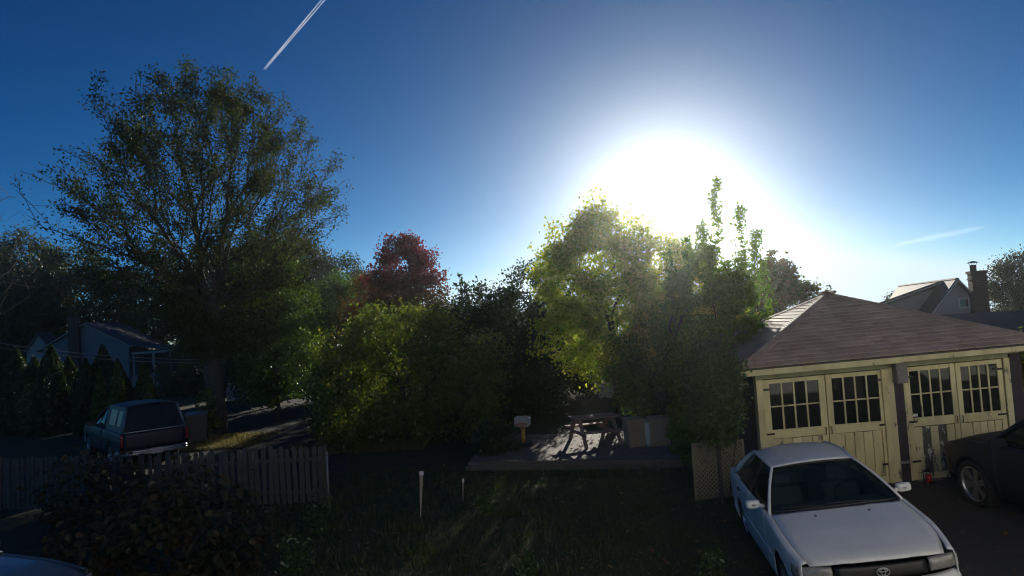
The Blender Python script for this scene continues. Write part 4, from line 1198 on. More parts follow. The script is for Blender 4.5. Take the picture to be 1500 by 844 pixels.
# metal post at the fence end, pale stakes in the lawn
GALV = mat("dull_metal_post", (0.20, 0.20, 0.19), 0.6, metal=0.5)
mp_ = thing("metal_post", "thin grey metal post standing beyond the right end of the picket fence", "post", (-3.82, 13.2, 0))
MB().tube([(0, 0, -0.1), (0, 0, 1.12)], 0.022, 10).build("pole", GALV, mp_, smooth=True)
MB().lathe([(0.026, 1.12), (0.026, 1.14), (0.012, 1.155), (0.001, 1.157)], 12).build("cap", GALV, mp_, smooth=True)
STAKE = mat("bare_wood", (0.24, 0.19, 0.15), 0.8, (0.30, 0.24, 0.19), 8, bump=0.3, bscale=30, stretch=(5, 5, 1))
def stake(label, loc, h, lean, w):
    t = thing("garden_stake", label, "stake", loc, 0.3, "garden stakes in the lawn")
    a = Vector((0, 0, 0)); b = Vector((lean, 0.03, h))
    mb = MB(); mb.add([a + Vector((-w * .1, 0, -.12)), a + Vector((w * .1, 0, -.12)), b + Vector((w / 2, -0.012, 0)), b + Vector((-w / 2, -0.012, 0)), a + Vector((-w * .1, 0.012, -.12)), a + Vector((w * .1, 0.012, -.12)), b + Vector((w / 2, 0.012, 0)), b + Vector((-w / 2, 0.012, 0))],
                      [(0, 1, 2, 3), (7, 6, 5, 4), (0, 4, 5, 1), (1, 5, 6, 2), (2, 6, 7, 3), (3, 7, 4, 0)])
    mb.build("shaft", STAKE, t)
    MB().box(-w / 2 - 0.004, w / 2 + 0.004, -0.016, 0.016, h - 0.06, h + 0.01, Matrix.Translation((lean, 0.03, 0))).build("cap", mat("stake_cap", (0.62, 0.52, 0.52), 0.6), t, bevel=0.003)
stake("pale wooden stake leaning in the dark lawn, the taller of two", (-1.93, 12.4, 0), 0.80, 0.07, 0.07)
stake("thin short wooden stake leaning behind the taller stake", (-1.22, 13.3, 0), 0.42, 0.04, 0.03)

# lattice panel
LATM = mat("lattice_wood", (0.24, 0.20, 0.13), 0.8, (0.17, 0.145, 0.095), 8, bump=0.3, bscale=40)
lt = thing("lattice_panel", "tan diagonal lattice panel standing beside the white sedan", "lattice", (3.12, 12.3, 0), math.radians(4))
LW, LH = 0.92, 1.02
def lat(dirn, y, nm):
    mb = MB(); st = 0.078; w = 0.03
    c = -LH
    while c < LW + LH:
        poly = [(-2, -2 - c), (3, 3 - c)] if dirn > 0 else None
        wd = w * 0.7071
        if dirn > 0: q = [(c - wd, 0), (c + wd, 0), (c + wd + LH, LH), (c - wd + LH, LH)]
        else: q = [(c - wd + LH, 0), (c + wd + LH, 0), (c + wd, LH), (c - wd, LH)]
        q = clip(q, 1, 0, -0.0); q = clip(q, -1, 0, LW) if len(q) > 2 else q
        if len(q) > 2: mb.prism(q, lambda a, b, d: (a, d, b + 0.02), y, y + 0.007)
        c += st
    mb.build(nm, LATM, lt, kind="stuff")
lat(1, 0.0, "lattice_slats"); lat(-1, 0.0075, "lattice_slats")
for x0, x1, z0, z1 in ((-0.03, 0.012, 0, LH + 0.04), (LW - 0.012, LW + 0.03, 0, LH + 0.04), (0.0125, LW - 0.0125, 0.0, 0.035), (0.0125, LW - 0.0125, LH + 0.0, LH + 0.038)):
    MB().box(x0, x1, -0.012, 0.024, z0, z1).build("frame_rail", LATM, lt, bevel=0.004)

# ------------------------------------------------------------------ patio things
HPB = mat("hoop_grey_plastic", (0.33, 0.31, 0.30), 0.5, (0.25, 0.24, 0.24), 8)
HPY = mat("hoop_yellow_plastic", (0.42, 0.24, 0.04), 0.45)
HPO = mat("hoop_orange_plastic", (0.50, 0.13, 0.04), 0.45)
hp = thing("toy_basketball_hoop", "toy basketball hoop with grey backboard on a yellow post at the patio edge", "toy hoop", (0.06, 17.9, 0.15), math.radians(-8))
MB().box(-0.22, 0.22, -0.12, 0.26, 0, 0.09).build("base", BLACK, hp, bevel=0.03)
MB().tube([(0, 0.05, 0.08), (0, 0.05, 0.45)], 0.055, 14).build("post", HPY, hp, smooth=True)
MB().tube([(0, 0.05, 0.45), (0, 0.05, 0.62)], 0.06, 14).build("post_collar", HPO, hp, smooth=True)
bb = [(-0.22, 0.58), (-0.16, 0.50), (0.16, 0.50), (0.22, 0.58), (0.22, 0.74), (0.15, 0.80), (-0.15, 0.80), (-0.22, 0.74)]
MB().prism(bb, lambda a, b, d: (a, d, b), -0.015, 0.015).build("backboard", HPB, hp, bevel=0.008)
MB().tube([(0.13 * math.cos(a), -0.15 + 0.13 * math.sin(a), 0.60) for a in lin(0, 2 * math.pi, 25)], 0.013, 8, False).build("rim", HPO, hp, smooth=True)

PTW = mat("picnic_table_wood", (0.26, 0.16, 0.13), 0.8, (0.34, 0.21, 0.17), 7, bump=0.4, bscale=40, stretch=(1, 8, 8))
tb = thing("picnic_table", "small reddish wooden picnic table with splayed legs on the patio", "picnic table", (1.95, 17.85, 0.15), math.radians(12))
for i in range(4):
    MB().box(-0.62, 0.62, -0.33 + i * 0.166, -0.33 + i * 0.166 + 0.158, 0.66, 0.70).build("table_plank", PTW, tb, bevel=0.006)
for sy in (-1, 1):
    for i in range(1):
        MB().box(-0.6, 0.6, sy * 0.66 - 0.11, sy * 0.66 + 0.11, 0.36, 0.395).build("bench_plank", PTW, tb, bevel=0.006)
for sx in (-1, 1):
    for sy in (-1, 1):
        MB().bar((sx * 0.45, sy * 0.20, 0.66), (sx * 0.47, sy * 0.72, 0.0), 0.04, 0.09, Vector((1, 0, 0))).build("leg", PTW, tb)
    MB().box(sx * 0.45 - 0.055, sx * 0.45 - 0.022, -0.78, 0.78, 0.27, 0.358).build("cross_brace", PTW, tb)
    MB().box(sx * 0.45 - 0.055, sx * 0.45 - 0.022, -0.32, 0.32, 0.57, 0.657).build("cross_brace", PTW, tb)

BOXM = mat("tan_box_wood", (0.30, 0.21, 0.13), 0.8, (0.38, 0.275, 0.175), 6, bump=0.3, bscale=40)
def crate(label, loc, rz, w, lean):
    t = thing("wooden_box", label, "box", loc, rz, "tan boxes on the patio")
    for z0, z1, dw, dy in ((0.0, 0.39, 0, 0), (0.398, 0.66, 0.012, -0.01)):
        for (x0, x1, y0, y1) in ((-w / 2, w / 2, -0.24, -0.22), (-w / 2, w / 2, 0.22, 0.24), (-w / 2, -w / 2 + 0.02, -0.219, 0.219), (w / 2 - 0.02, w / 2, -0.219, 0.219)):
            MB().box(x0 + lean * z0, x1 + lean * z0, y0 + dy, y1 + dy, z0, z1).build("side_panel", BOXM, t, bevel=0.004)
    MB().box(-w / 2 - 0.012 + lean, w / 2 + 0.012 + lean, -0.262, 0.25, 0.664, 0.69).build("lid", BOXM, t, bevel=0.006)
    return t
crate("tan wooden box on the patio, nearer the picnic table", (2.92, 17.1, 0.15), math.radians(6), 0.50, -0.06)
crate("tan wooden box on the patio, nearer the lattice panel", (3.48, 17.05, 0.15), math.radians(-3), 0.50, 0.0)
PLAST = mat("pale_plastic", (0.55, 0.52, 0.48), 0.5)
ct = thing("small_tub", "small pale tub sitting between the two tan boxes", "tub", (3.2, 16.95, 0.15))
MB().lathe([(0.001, 0.0), (0.10, 0.0), (0.125, 0.56), (0.115, 0.56), (0.09, 0.03), (0.001, 0.03)], 18).build("body", PLAST, ct, smooth=True)
MB().lathe([(0.132, 0.55), (0.132, 0.58), (0.118, 0.58)], 18).build("rim", PLAST, ct, smooth=True)

# bin by the big tree
BINM = mat("grey_bin_plastic", (0.07, 0.08, 0.085), 0.5)
bn = thing("garbage_bin", "dark lidded garbage bin between the pickup truck and the big tree", "bin", (-11.0, 22.9, 0), math.radians(20))
MB().prism([(-0.27, 0.05), (0.27, 0.05), (0.32, 0.95), (-0.32, 0.95)], lambda a, b, d: (a, d * (0.8 + 0.2 * b), b), -0.32, 0.32).build("body", BINM, bn, bevel=0.02)
mb = MB(); mb.box(-0.35, 0.35, -0.37, 0.36, 0.0, 0.045, Matrix.Translation((0, 0, 0.97)) @ Matrix.Rotation(math.radians(4), 4, 'X')); mb.build("lid", mat("bin_lid", (0.14, 0.15, 0.16), 0.4), bn, bevel=0.015)
for s in (-1, 1):
    MB().lathe([(0.001, -0.03), (0.10, -0.03), (0.10, 0.03), (0.001, 0.03)], 16, Matrix.Translation((s * 0.30, 0.30, 0.10)) @ Matrix.Rotation(math.radians(90), 4, 'Y')).build("wheel", RUBBER, bn)

# ------------------------------------------------------------------ houses and sheds
def siding_wall(mb, a, b, z0, top, n, exp=0.2):
    """lapped boards from a to b (2D points), following the height top(t) along the wall; n: outward 2D normal"""
    a, b, n = Vector((*a, 0)), Vector((*b, 0)), Vector((*n, 0))
    L = (b - a).length
    zmax = max(top(t) for t in lin(0, 1, 41))
    z = z0
    while z < zmax:
        z1 = min(z + exp, zmax)
        ts = [t for t in lin(0, 1, 81) if top(t) > z + 0.01]
        if ts:
            t0, t1 = ts[0], ts[-1]
            us = [t for t in lin(0, 1, 81) if top(t) > z1]
            u0, u1 = (us[0], us[-1]) if us else ((t0 + t1) / 2, (t0 + t1) / 2)
            p = [a.lerp(b, t0) + n * 0.03 + Vector((0, 0, z)), a.lerp(b, t1) + n * 0.03 + Vector((0, 0, z)), a.lerp(b, u1) + n * 0.006 + Vector((0, 0, z1)), a.lerp(b, u0) + n * 0.006 + Vector((0, 0, z1)),
                 a.lerp(b, t0) + Vector((0, 0, z)), a.lerp(b, t1) + Vector((0, 0, z))]
            mb.add(p, [(0, 1, 2, 3), (4, 5, 1, 0)])
        z = z1
    return mb

def window_part(parent, m, w, h, fm, gm, bars=(1, 1), sill=True):
    """m places it: local x across, y outward -, z up from the sill"""
    o = bpy.data.objects.new("window", None); COL.objects.link(o); o.parent = parent; o.matrix_local = m
    t = 0.07
    for x0, x1, z0, z1 in ((-w / 2 - t, -w / 2, -t, h + t), (w / 2, w / 2 + t, -t, h + t), (-w / 2 + .001, w / 2 - .001, h, h + t), (-w / 2 + .001, w / 2 - .001, -t, 0)):
        MB().box(x0, x1, -0.06, 0.02, z0, z1).build("frame", fm, o)
    for i in range(1, bars[0]):
        x = -w / 2 + w * i / bars[0]; MB().box(x - 0.012, x + 0.012, -0.03, -0.001, 0.001, h - .001).build("muntin", fm, o)
    for j in range(1, bars[1]):
        z = h * j / bars[1]; MB().box(-w / 2 + .001, w / 2 - .001, -0.032, -0.003, z - 0.02, z + 0.02).build("muntin", fm, o)
    MB().box(-w / 2, w / 2, 0.0, 0.006, 0, h).build("pane", gm, o)
    return o

def roof_slab(a, b, c, d, th=0.14):
    mb = MB(); n = (Vector(b) - Vector(a)).cross(Vector(d) - Vector(a)).normalized()
    if n.z < 0: n = -n
    top = [Vector(p) for p in (a, b, c, d)]; bot = [p - n * th for p in top]
    mb.add(top + bot, [(0, 1, 2, 3), (7, 6, 5, 4), (0, 4, 5, 1), (1, 5, 6, 2), (2, 6, 7, 3), (3, 7, 4, 0)])
    return mb

SIDE_B = mat("blue_grey_siding", (0.14, 0.17, 0.21), 0.7, (0.17, 0.20, 0.24), 2)
SIDE_G = mat("grey_siding", (0.30, 0.285, 0.265), 0.75, (0.34, 0.325, 0.30), 2)
TRIMW = mat("pale_trim", (0.55, 0.54, 0.52), 0.6, (0.47, 0.46, 0.44), 6)
ROOFD = shinglemat("dark_roof", (0.05, 0.048, 0.05), (0.07, 0.066, 0.066))
ROOFS = shinglemat("slate_roof", (0.07, 0.075, 0.085), (0.09, 0.095, 0.105))
CHIM = brickmat("chimney_brick", (0.10, 0.05, 0.04), (0.075, 0.042, 0.036), (0.12, 0.10, 0.09))
DGLASS = glassmat("house_glass", (0.012, 0.014, 0.018), 0.05)

TRIMD = mat("dim_trim", (0.30, 0.31, 0.32), 0.6, (0.25, 0.26, 0.27), 6)
# blue grey house beyond the arborvitae (far left)
bh = thing("house", "blue grey clapboard house with a pillared porch behind the dark arborvitae", "house", (-33.4, 52.0, 0), math.radians(14))
W2 = 3.0
def gable(t): return 3.55 + 1.75 * (1 - abs(2 * t - 1))
mb = siding_wall(MB(), (-W2, 0), (W2, 0), 0, gable, (0, -1), 0.24)
siding_wall(mb, (-W2, 9), (-W2, 0), 0, lambda t: 3.5, (-1, 0), 0.24); siding_wall(mb, (W2, 0), (W2, 9), 0, lambda t: 3.5, (1, 0), 0.24)
mb.add([(-W2, 9, 0), (W2, 9, 0), (W2, 9, 3.5), (0, 9, 5.3), (-W2, 9, 3.5)], [(0, 4, 3, 2, 1)])
mb.build("wall", SIDE_B, bh)
roof_slab((-W2 - .35, -.35, 3.40), (0, -.35, 5.42), (0, 9.3, 5.42), (-W2 - .35, 9.3, 3.40)).build("roof", ROOFS, bh)
roof_slab((W2 + .35, -.35, 3.40), (0.002, -.35, 5.423), (0.002, 9.3, 5.423), (W2 + .35, 9.3, 3.40)).build("roof", ROOFS, bh)
for s in (-1, 1):
    MB().bar((s * (W2 + .36), -.37, 3.30), (s * 0.02, -.37, 5.29), 0.05, 0.16, Vector((0, 1, 0))).build("barge_board", TRIMD, bh)
MB().box(-1.05, -0.32, -0.50, -0.04, 0, 5.95).build("chimney", CHIM, bh)
window_part(bh, Matrix.Translation((1.35, -0.05, 1.75)), 0.75, 1.15, TRIMD, DGLASS, (1, 2))
window_part(bh, Matrix.Translation((-2.1, -0.05, 1.75)), 0.75, 1.15, TRIMD, DGLASS, (1, 2))
# porch on the right
MB().box(W2 + .03, W2 + 2.9, 0.4, 5.0, 0, 1.0).build("porch_base", TRIMD, bh)
roof_slab((W2 + .04, 0.1, 3.52), (W2 + 3.2, 0.1, 3.02), (W2 + 3.2, 5.4, 3.02), (W2 + .04, 5.4, 3.52), 0.16).build("porch_roof", ROOFS, bh)
MB().box(W2 + .05, W2 + 3.1, 0.30, 0.42, 2.70, 2.88).build("porch_beam", TRIMD, bh)
for x in (0.12, 1.55, 2.8):
    MB().box(W2 + x, W2 + x + 0.17, 0.42, 0.59, 1.0, 2.9).build("porch_column", TRIMD, bh)
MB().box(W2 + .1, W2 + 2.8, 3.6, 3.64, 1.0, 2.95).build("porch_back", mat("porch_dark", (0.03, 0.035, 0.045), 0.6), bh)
# little gabled bay on the left end
mb = siding_wall(MB(), (-W2 - 1.75, 1.8), (-W2 - .02, 1.8), 0, lambda t: 3.4 + 1.35 * (1 - abs(2 * t - 1)), (0, -1), 0.24)
siding_wall(mb, (-W2 - 1.75, 4), (-W2 - 1.75, 1.8), 0, lambda t: 3.35, (-1, 0), 0.24)
mb.build("bay_wall", TRIMD, bh)
roof_slab((-W2 - 1.95, 1.55, 3.28), (-W2 - .885, 1.55, 4.92), (-W2 - .885, 4.2, 4.92), (-W2 - 1.95, 4.2, 3.28), 0.1).build("bay_roof", ROOFS, bh)
roof_slab((-W2 + .1, 1.55, 3.38), (-W2 - .883, 1.55, 4.924), (-W2 - .883, 4.2, 4.924), (-W2 + .1, 4.2, 3.38), 0.1).build("bay_roof", ROOFS, bh)
window_part(bh, Matrix.Translation((-W2 - .88, 1.75, 1.7)), 0.6, 1.2, TRIMD, DGLASS, (1, 2))

# grey neighbour house behind the garage (right)
nh = thing("house", "grey gabled house with a brick chimney behind the garage roof", "house", (0, 0, 0))
pk = at(1399, 407, 31.0)
gx0, gy0 = pk.x, pk.y
nh.location = (gx0, gy0, 0); nh.rotation_euler = (0, 0, math.radians(-16))
zp = pk.z
# tall rear block with the gable end towards the camera
HW, RISE = 2.5, 3.3
def ng(t): return zp - 0.16 - RISE * abs(2 * t - 1)
mb = siding_wall(MB(), (-HW, 0), (HW, 0), 0, ng, (0, -1), 0.16)
siding_wall(mb, (-HW, 9), (-HW, 0), 0, lambda t: zp - RISE - .2, (-1, 0), 0.16)
mb.add([(HW, 0, 0), (HW, 9, 0), (HW, 9, zp - RISE - .2), (HW, 0, zp - RISE - .2)], [(0, 1, 2, 3)])
mb.add([(-HW, 9, 0), (HW, 9, 0), (HW, 9, zp - RISE), (0, 9, zp - .2), (-HW, 9, zp - RISE)], [(0, 4, 3, 2, 1)])
mb.build("wall", SIDE_G, nh)
ov = 0.28
roof_slab((-HW - .3, -ov, zp - RISE * (1 + .3 / HW)), (0, -ov, zp), (0, 9.3, zp), (-HW - .3, 9.3, zp - RISE * (1 + .3 / HW)), 0.12).build("roof", ROOFD, nh)
roof_slab((HW + .3, -ov, zp - RISE * (1 + .3 / HW)), (0.002, -ov, zp + .002), (0.002, 9.3, zp + .002), (HW + .3, 9.3, zp - RISE * (1 + .3 / HW)), 0.12).build("roof", ROOFD, nh)
for s in (-1, 1):
    MB().bar((s * (HW + .3), -ov - .025, zp - RISE * (1 + .3 / HW) - .10), (s * 0.01, -ov - .025, zp - .10), 0.045, 0.2, Vector((0, 1, 0))).build("barge_board", TRIMW, nh)
window_part(nh, Matrix.Translation((0.24, -0.05, zp - 1.36)), 0.34, 0.34, TRIMW, DGLASS, (1, 1))
MB().box(-0.16, 0.16, -0.06, -0.02, zp - 0.80, zp - 0.52).build("gable_vent", SIDE_G, nh)
# long shed dormer wall running off to the left under the same eave line
mb = MB()
siding_wall(mb, (-5.1, 1.9), (-0.35, 1.9), 0, lambda t: lerp(zp - 1.75, zp - 0.30, t), (0, -1), 0.16)
siding_wall(mb, (-5.1, 7), (-5.1, 1.9), 0, lambda t: zp - 1.75, (-1, 0), 0.16)
mb.build("dormer_wall", SIDE_G, nh)
roof_slab((-5.5, 1.55, zp - 1.78), (-0.02, 1.55, zp - 0.03), (-0.02, 7.4, zp - 2.9), (-5.5, 7.4, zp - 4.6), 0.12).build("dormer_roof", ROOFD, nh)
MB().bar((-5.5, 1.53, zp - 1.91), (-0.1, 1.53, zp - 0.16), 0.05, 0.14, Vector((0, 1, 0))).build("barge_board", TRIMW, nh)
# front wing with a dark roof, ridge running right
mb = MB()
zw = zp - 1.62
siding_wall(mb, (-1.9, -4.6), (12, -4.6), 0, lambda t: zw - 1.35, (0, -1), 0.16)
mb.add([(-1.9, -4.6, 0), (-1.9, -.3, 0), (-1.9, -.3, zw - 1.3), (-1.9, -2.45, zw - .12), (-1.9, -4.6, zw - 1.35)], [(0, 4, 3, 2, 1)])
mb.build("wing_wall", SIDE_G, nh)
roof_slab((-2.2, -5.0, zw - 1.55), (-2.2, -2.45, zw), (12.3, -2.45, zw), (12.3, -5.0, zw - 1.55), 0.12).build("wing_roof", ROOFS, nh)
roof_slab((-2.2, -0.2, zw - 1.36), (-2.2, -2.448, zw + .002), (12.3, -2.448, zw + .002), (12.3, -0.2, zw - 1.36), 0.12).build("wing_roof", ROOFS, nh)
MB().bar((-2.22, -5.0, zw - 1.62), (-2.22, -2.45, zw - .08), 0.05, 0.2, Vector((1, 0, 0))).build("barge_board", TRIMW, nh)
MB().box(-2.1, 12.2, -5.06, -5.01, zw - 1.72, zw - 1.55).build("gutter_board", TRIMW, nh)
# chimney and its metal cap
ch = MB().box(0.50, 1.08, -0.55, 0.0, 0, zp + 0.12).build("chimney", CHIM, nh)
MB().box(0.45, 1.13, -0.60, 0.05, zp + 0.1205, zp + 0.24).build("chimney_crown", CHIM, nh)
MB().box(0.47, 1.11, -0.58, 0.03, zp - .16, zp - .08).build("chimney_course", CHIM, nh)
MB().tube([(0.66, -0.3, zp + .24), (0.66, -0.3, zp + .52)], 0.13, 14).build("flue", CHIM, nh, smooth=True)
fc = MB(); fc.lathe([(0.26, 0.62), (0.09, 0.69), (0.001, 0.71)], 18, Matrix.Translation((0.66, -0.3, zp)))
for a in range(4): fc.tube([(0.66 + .12 * math.cos(a * 1.57), -.3 + .12 * math.sin(a * 1.57), zp + .50), (0.66 + .18 * math.cos(a * 1.57), -.3 + .18 * math.sin(a * 1.57), zp + .64)], 0.012, 5)
fc.build("chimney_cap", METAL, nh)

# low shed at the end of the side lane and white shed behind the sunlit trees
sh = thing("shed", "low pale shed with a dark roof at the end of the side lane", "shed", (-14.2, 38.0, 0), math.radians(6))
siding_wall(siding_wall(MB(), (-2.2, 0), (2.4, 0), 0, lambda t: 1.15, (0, -1), 0.18), (2.4, 0), (2.4, 3), 0, lambda t: 1.15, (1, 0), 0.18).build("wall", mat("pale_shed_siding", (0.42, 0.42, 0.40), 0.7, (0.36, 0.36, 0.35), 4), sh)
roof_slab((-2.5, -.3, 1.08), (2.7, -.3, 1.08), (2.7, 1.6, 2.15), (-2.5, 1.6, 2.15), 0.1).build("roof", ROOFS, sh)
MB().box(0.3, 1.3, -0.05, -0.0, 0.0, 1.0).build("door", DARKWOOD, sh)
s2 = thing("shed", "small white gabled shed glimpsed through the trees behind the patio", "shed", (4.35, 28.6, 0), math.radians(-5))
siding_wall(MB(), (-0.9, 0), (0.9, 0), 0, lambda t: 1.25 + 0.35 * (1 - abs(2 * t - 1)), (0, -1), 0.14).build("wall", mat("white_shed_siding", (0.62, 0.61, 0.60), 0.7, (0.55, 0.54, 0.53), 4), s2)
MB().box(-0.9, 0.9, 0.01, 2.2, 0, 1.2).build("body", SIDE_G, s2)
roof_slab((-1.1, -.2, 1.13), (0, -.2, 1.70), (0, 2.3, 1.70), (-1.1, 2.3, 1.13), 0.07).build("roof", TRIMW, s2)
roof_slab((1.1, -.2, 1.13), (0.002, -.2, 1.702), (0.002, 2.3, 1.702), (1.1, 2.3, 1.13), 0.07).build("roof", TRIMW, s2)

# the white sided house behind the viewpoint (mirrored in the garage panes), enlarged to bounce light on to the garage
wh = thing("house", "white clapboard house at the back of the yard, mirrored in the garage panes", "house", (7.0, -0.6, 0))
siding_wall(MB(), (11.5, 0), (-8.4, 0), 0, lambda t: 9.2, (0, 1), 0.16).build("wall", mat("white_siding", (0.78, 0.775, 0.76), 0.7, (0.72, 0.715, 0.70), 3), wh)
MB().box(-8.4, 11.5, -8, -0.01, 0, 9.2).build("body", SIDE_G, wh)
roof_slab((-8.8, 0.45, 9.1), (11.9, 0.45, 9.1), (11.9, -4, 11.8), (-8.8, -4, 11.8)).build("roof", ROOFD, wh)
roof_slab((-8.8, -8.4, 9.1), (11.9, -8.4, 9.1), (11.9, -4.002, 11.802), (-8.8, -4.002, 11.802)).build("roof", ROOFD, wh)
for x in (-3.6, 1.2, 4.6, 8.4):
    for z in (0.9, 3.9, 6.7):
        window_part(wh, Matrix.Translation((x, 0.05, z)) @ Matrix.Rotation(math.pi, 4, 'Z'), 0.95, 1.5, TRIMW, DGLASS, (1, 2))

# ------------------------------------------------------------------ overhead wires
WIRE = mat("wire", (0.22, 0.18, 0.18), 0.5)
for i, (dz, lab) in enumerate(((0.0, "upper of the two thin wires crossing in front of the blue grey house"), (-0.33, "lower of the two thin wires crossing in front of the blue grey house"))):
    a = at(-60, 492 - dz * 22, 31.0); b = Vector((-12.05, 25.6, 2.72 + dz * 0.35))
    pts = [a.lerp(b, t) - Vector((0, 0, 0.5 * 4 * t * (1 - t) * 0.45)) for t in lin(0, 1, 30)]
    tag(MB().tube(pts, 0.016, 6).build("wire", WIRE, None, smooth=True), lab, "wire", "wires strung to the big tree")

def shoots(lst, rng=random.Random(6)):
    """upright shoots: (x, y, z foot, z tip)"""
    out = []
    for x, y, za, zb_ in lst:
        n = max(3, int((zb_ - za) / 0.28))
        for i in range(n + 1):
            t = i / n
            out.append((x + rng.uniform(-.06, .06) + 0.12 * t * math.sin(x * 9), y + rng.uniform(-.06, .06), za + (zb_ - za) * t))
    return out
# ------------------------------------------------------------------ trees
def ground_at(px, Y): return ((px - 750) / FPX * Y * 1.0, Y)

# the great half bare tree
make_tree("autumn_tree", "tall spreading half bare autumn tree rising on the left", "tree", (-11.35, 25.2),
          [(2.9, 0.8), (4.2, 2.0), (5.4, 3.0), (6.6, 4.2), (7.6, 5.2), (9.0, 5.6), (10.1, 5.0), (11.2, 4.2), (12.6, 3.0), (13.6, 1.5), (14.1, 0.5)], 1700, 88000, 0.105, 0.056, LF_OAK, BARK, 21, 0.36, 2.6,
          tip=0.0085, wpath=0.7, sig=0.15, outer=0.5, lob=0.15, clump=1.3, bend=0.05, ttop=4.8, power=2.15,
          leaf_bias=lambda q: np.clip(1.8 - (np.hypot(q[:, 0], q[:, 1]) / 4.6) ** 2 - np.clip((q[:, 2] - 12.4) / 3, 0, 1) + np.clip((7.0 - q[:, 2]) / 3, 0, 1.2), 0.06, None))
# bare tree at the left edge
make_tree("bare_tree", "leafless tree with thin twigs at the left edge of the view", "tree", (-25.6, 30.5),
          [(4, 1.0), (6, 2.6), (8, 3.4), (10, 3.2), (11.5, 2.0), (12.3, 0.5)], 420, 0, 0.1, 0.05, LF_OAK, BARK_PALE, 5, 0.24, 2.5, tip=0.007, wpath=0.35, outer=0.6)
# evergreen mass right of the big tree
make_tree("dense_tree", "dense dark green rounded tree right of the great autumn tree", "tree", (-12.1, 33.0),
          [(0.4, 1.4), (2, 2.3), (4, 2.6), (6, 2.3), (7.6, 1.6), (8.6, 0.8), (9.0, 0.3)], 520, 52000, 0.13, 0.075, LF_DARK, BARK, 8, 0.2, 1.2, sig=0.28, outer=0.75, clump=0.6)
make_tree("dense_tree", "bushy green tree standing under the right limbs of the autumn tree", "tree", (-9.9, 27.6),
          [(0.9, 1.0), (2.2, 1.6), (3.8, 1.9), (5.2, 1.5), (6.2, 0.9), (6.8, 0.3)], 320, 26000, 0.12, 0.07, LF_GREEN, BARK, 18, 0.14, 1.0, sig=0.26, outer=0.7, clump=0.9)
make_tree("leafy_tree", "light green leafy tree left of the red maple", "tree", (-12.2, 46.0),
          [(1.8, 1.5), (3.5, 2.2), (5.2, 2.2), (6.6, 1.6), (7.4, 0.6)], 320, 18000, 0.17, 0.09, LF_GREEN, BARK, 12, 0.16, 2.0, sig=0.34, clump=0.8)
make_tree("leafy_tree", "dull green tree tucked against the left side of the red maple", "tree", (-8.6, 40.0),
          [(1.5, 1.2), (3.5, 1.9), (5.4, 1.7), (6.5, 0.5)], 240, 14000, 0.15, 0.085, LF_ORANGE, BARK, 13, 0.15, 1.6, sig=0.32, clump=0.6)
make_tree("red_maple", "red leaved maple with a round crown against the sky", "tree", (-5.15, 32.5),
          [(2.4, 0.9), (3.6, 1.6), (5.0, 1.95), (6.3, 1.85), (7.2, 1.3), (7.9, 0.6), (8.2, 0.15)], 460, 24000, 0.14, 0.09, LF_RED, BARK, 31, 0.16, 1.8, sig=0.2, outer=0.3, lob=0.05, clump=0.15, bend=0.2)
# big yellow green shrub and the hedge right of it
make_tree("tall_shrub", "broad yellow green shrub below the red maple", "shrub", (-3.5, 20.6),
          [(0.1, 2.3), (0.9, 2.9), (2.0, 2.9), (3.0, 2.3), (3.7, 1.5), (4.15, 0.5)], 620, 44000, 0.10, 0.06, LF_LIME, BARK, 41, 0.10, 0.35, sig=0.2, outer=0.75, clump=0.8, lob=0.2, sy=0.7)
make_tree("tall_shrub", "dark green shrub hugging the left side of the yellow green shrub", "shrub", (-5.9, 22.6),
          [(0.1, 0.7), (0.9, 1.0), (1.9, 1.0), (2.7, 0.6), (3.1, 0.2)], 220, 14000, 0.10, 0.06, LF_DARK, BARK, 42, 0.08, 0.3, sig=0.2, outer=0.75, clump=0.7)
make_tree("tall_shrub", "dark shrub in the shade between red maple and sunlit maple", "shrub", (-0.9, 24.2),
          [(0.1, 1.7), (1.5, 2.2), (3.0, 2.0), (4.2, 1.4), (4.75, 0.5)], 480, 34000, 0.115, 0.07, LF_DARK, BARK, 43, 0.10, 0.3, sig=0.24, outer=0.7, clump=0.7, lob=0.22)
make_tree("tall_shrub", "ragged twiggy shrub topped with vine sprays left of the sunlit maple", "shrub", (0.75, 26.5),
          [(0.1, 1.6), (2.0, 2.2), (3.6, 1.9), (4.7, 1.4), (5.5, 0.8), (6.0, 0.3)], 420, 15000, 0.13, 0.08, LF_DARK, BARK, 44, 0.10, 0.3, sig=0.15, outer=0.6, clump=0.9, lob=0.3, bend=0.25)
# sprig of compound leaves sticking up above the hedge
make_tree("sapling", "thin sapling with drooping leaflets sticking up beside the red maple", "sapling", (-1.72, 23.0),
          [(3.6, 0.15), (4.4, 0.30), (5.0, 0.25), (5.3, 0.08)], 22, 130, 0.20, 0.075, LF_DARK, BARK, 45, 0.03, 3.2, tip=0.006, sig=0.04, droop=0.8)
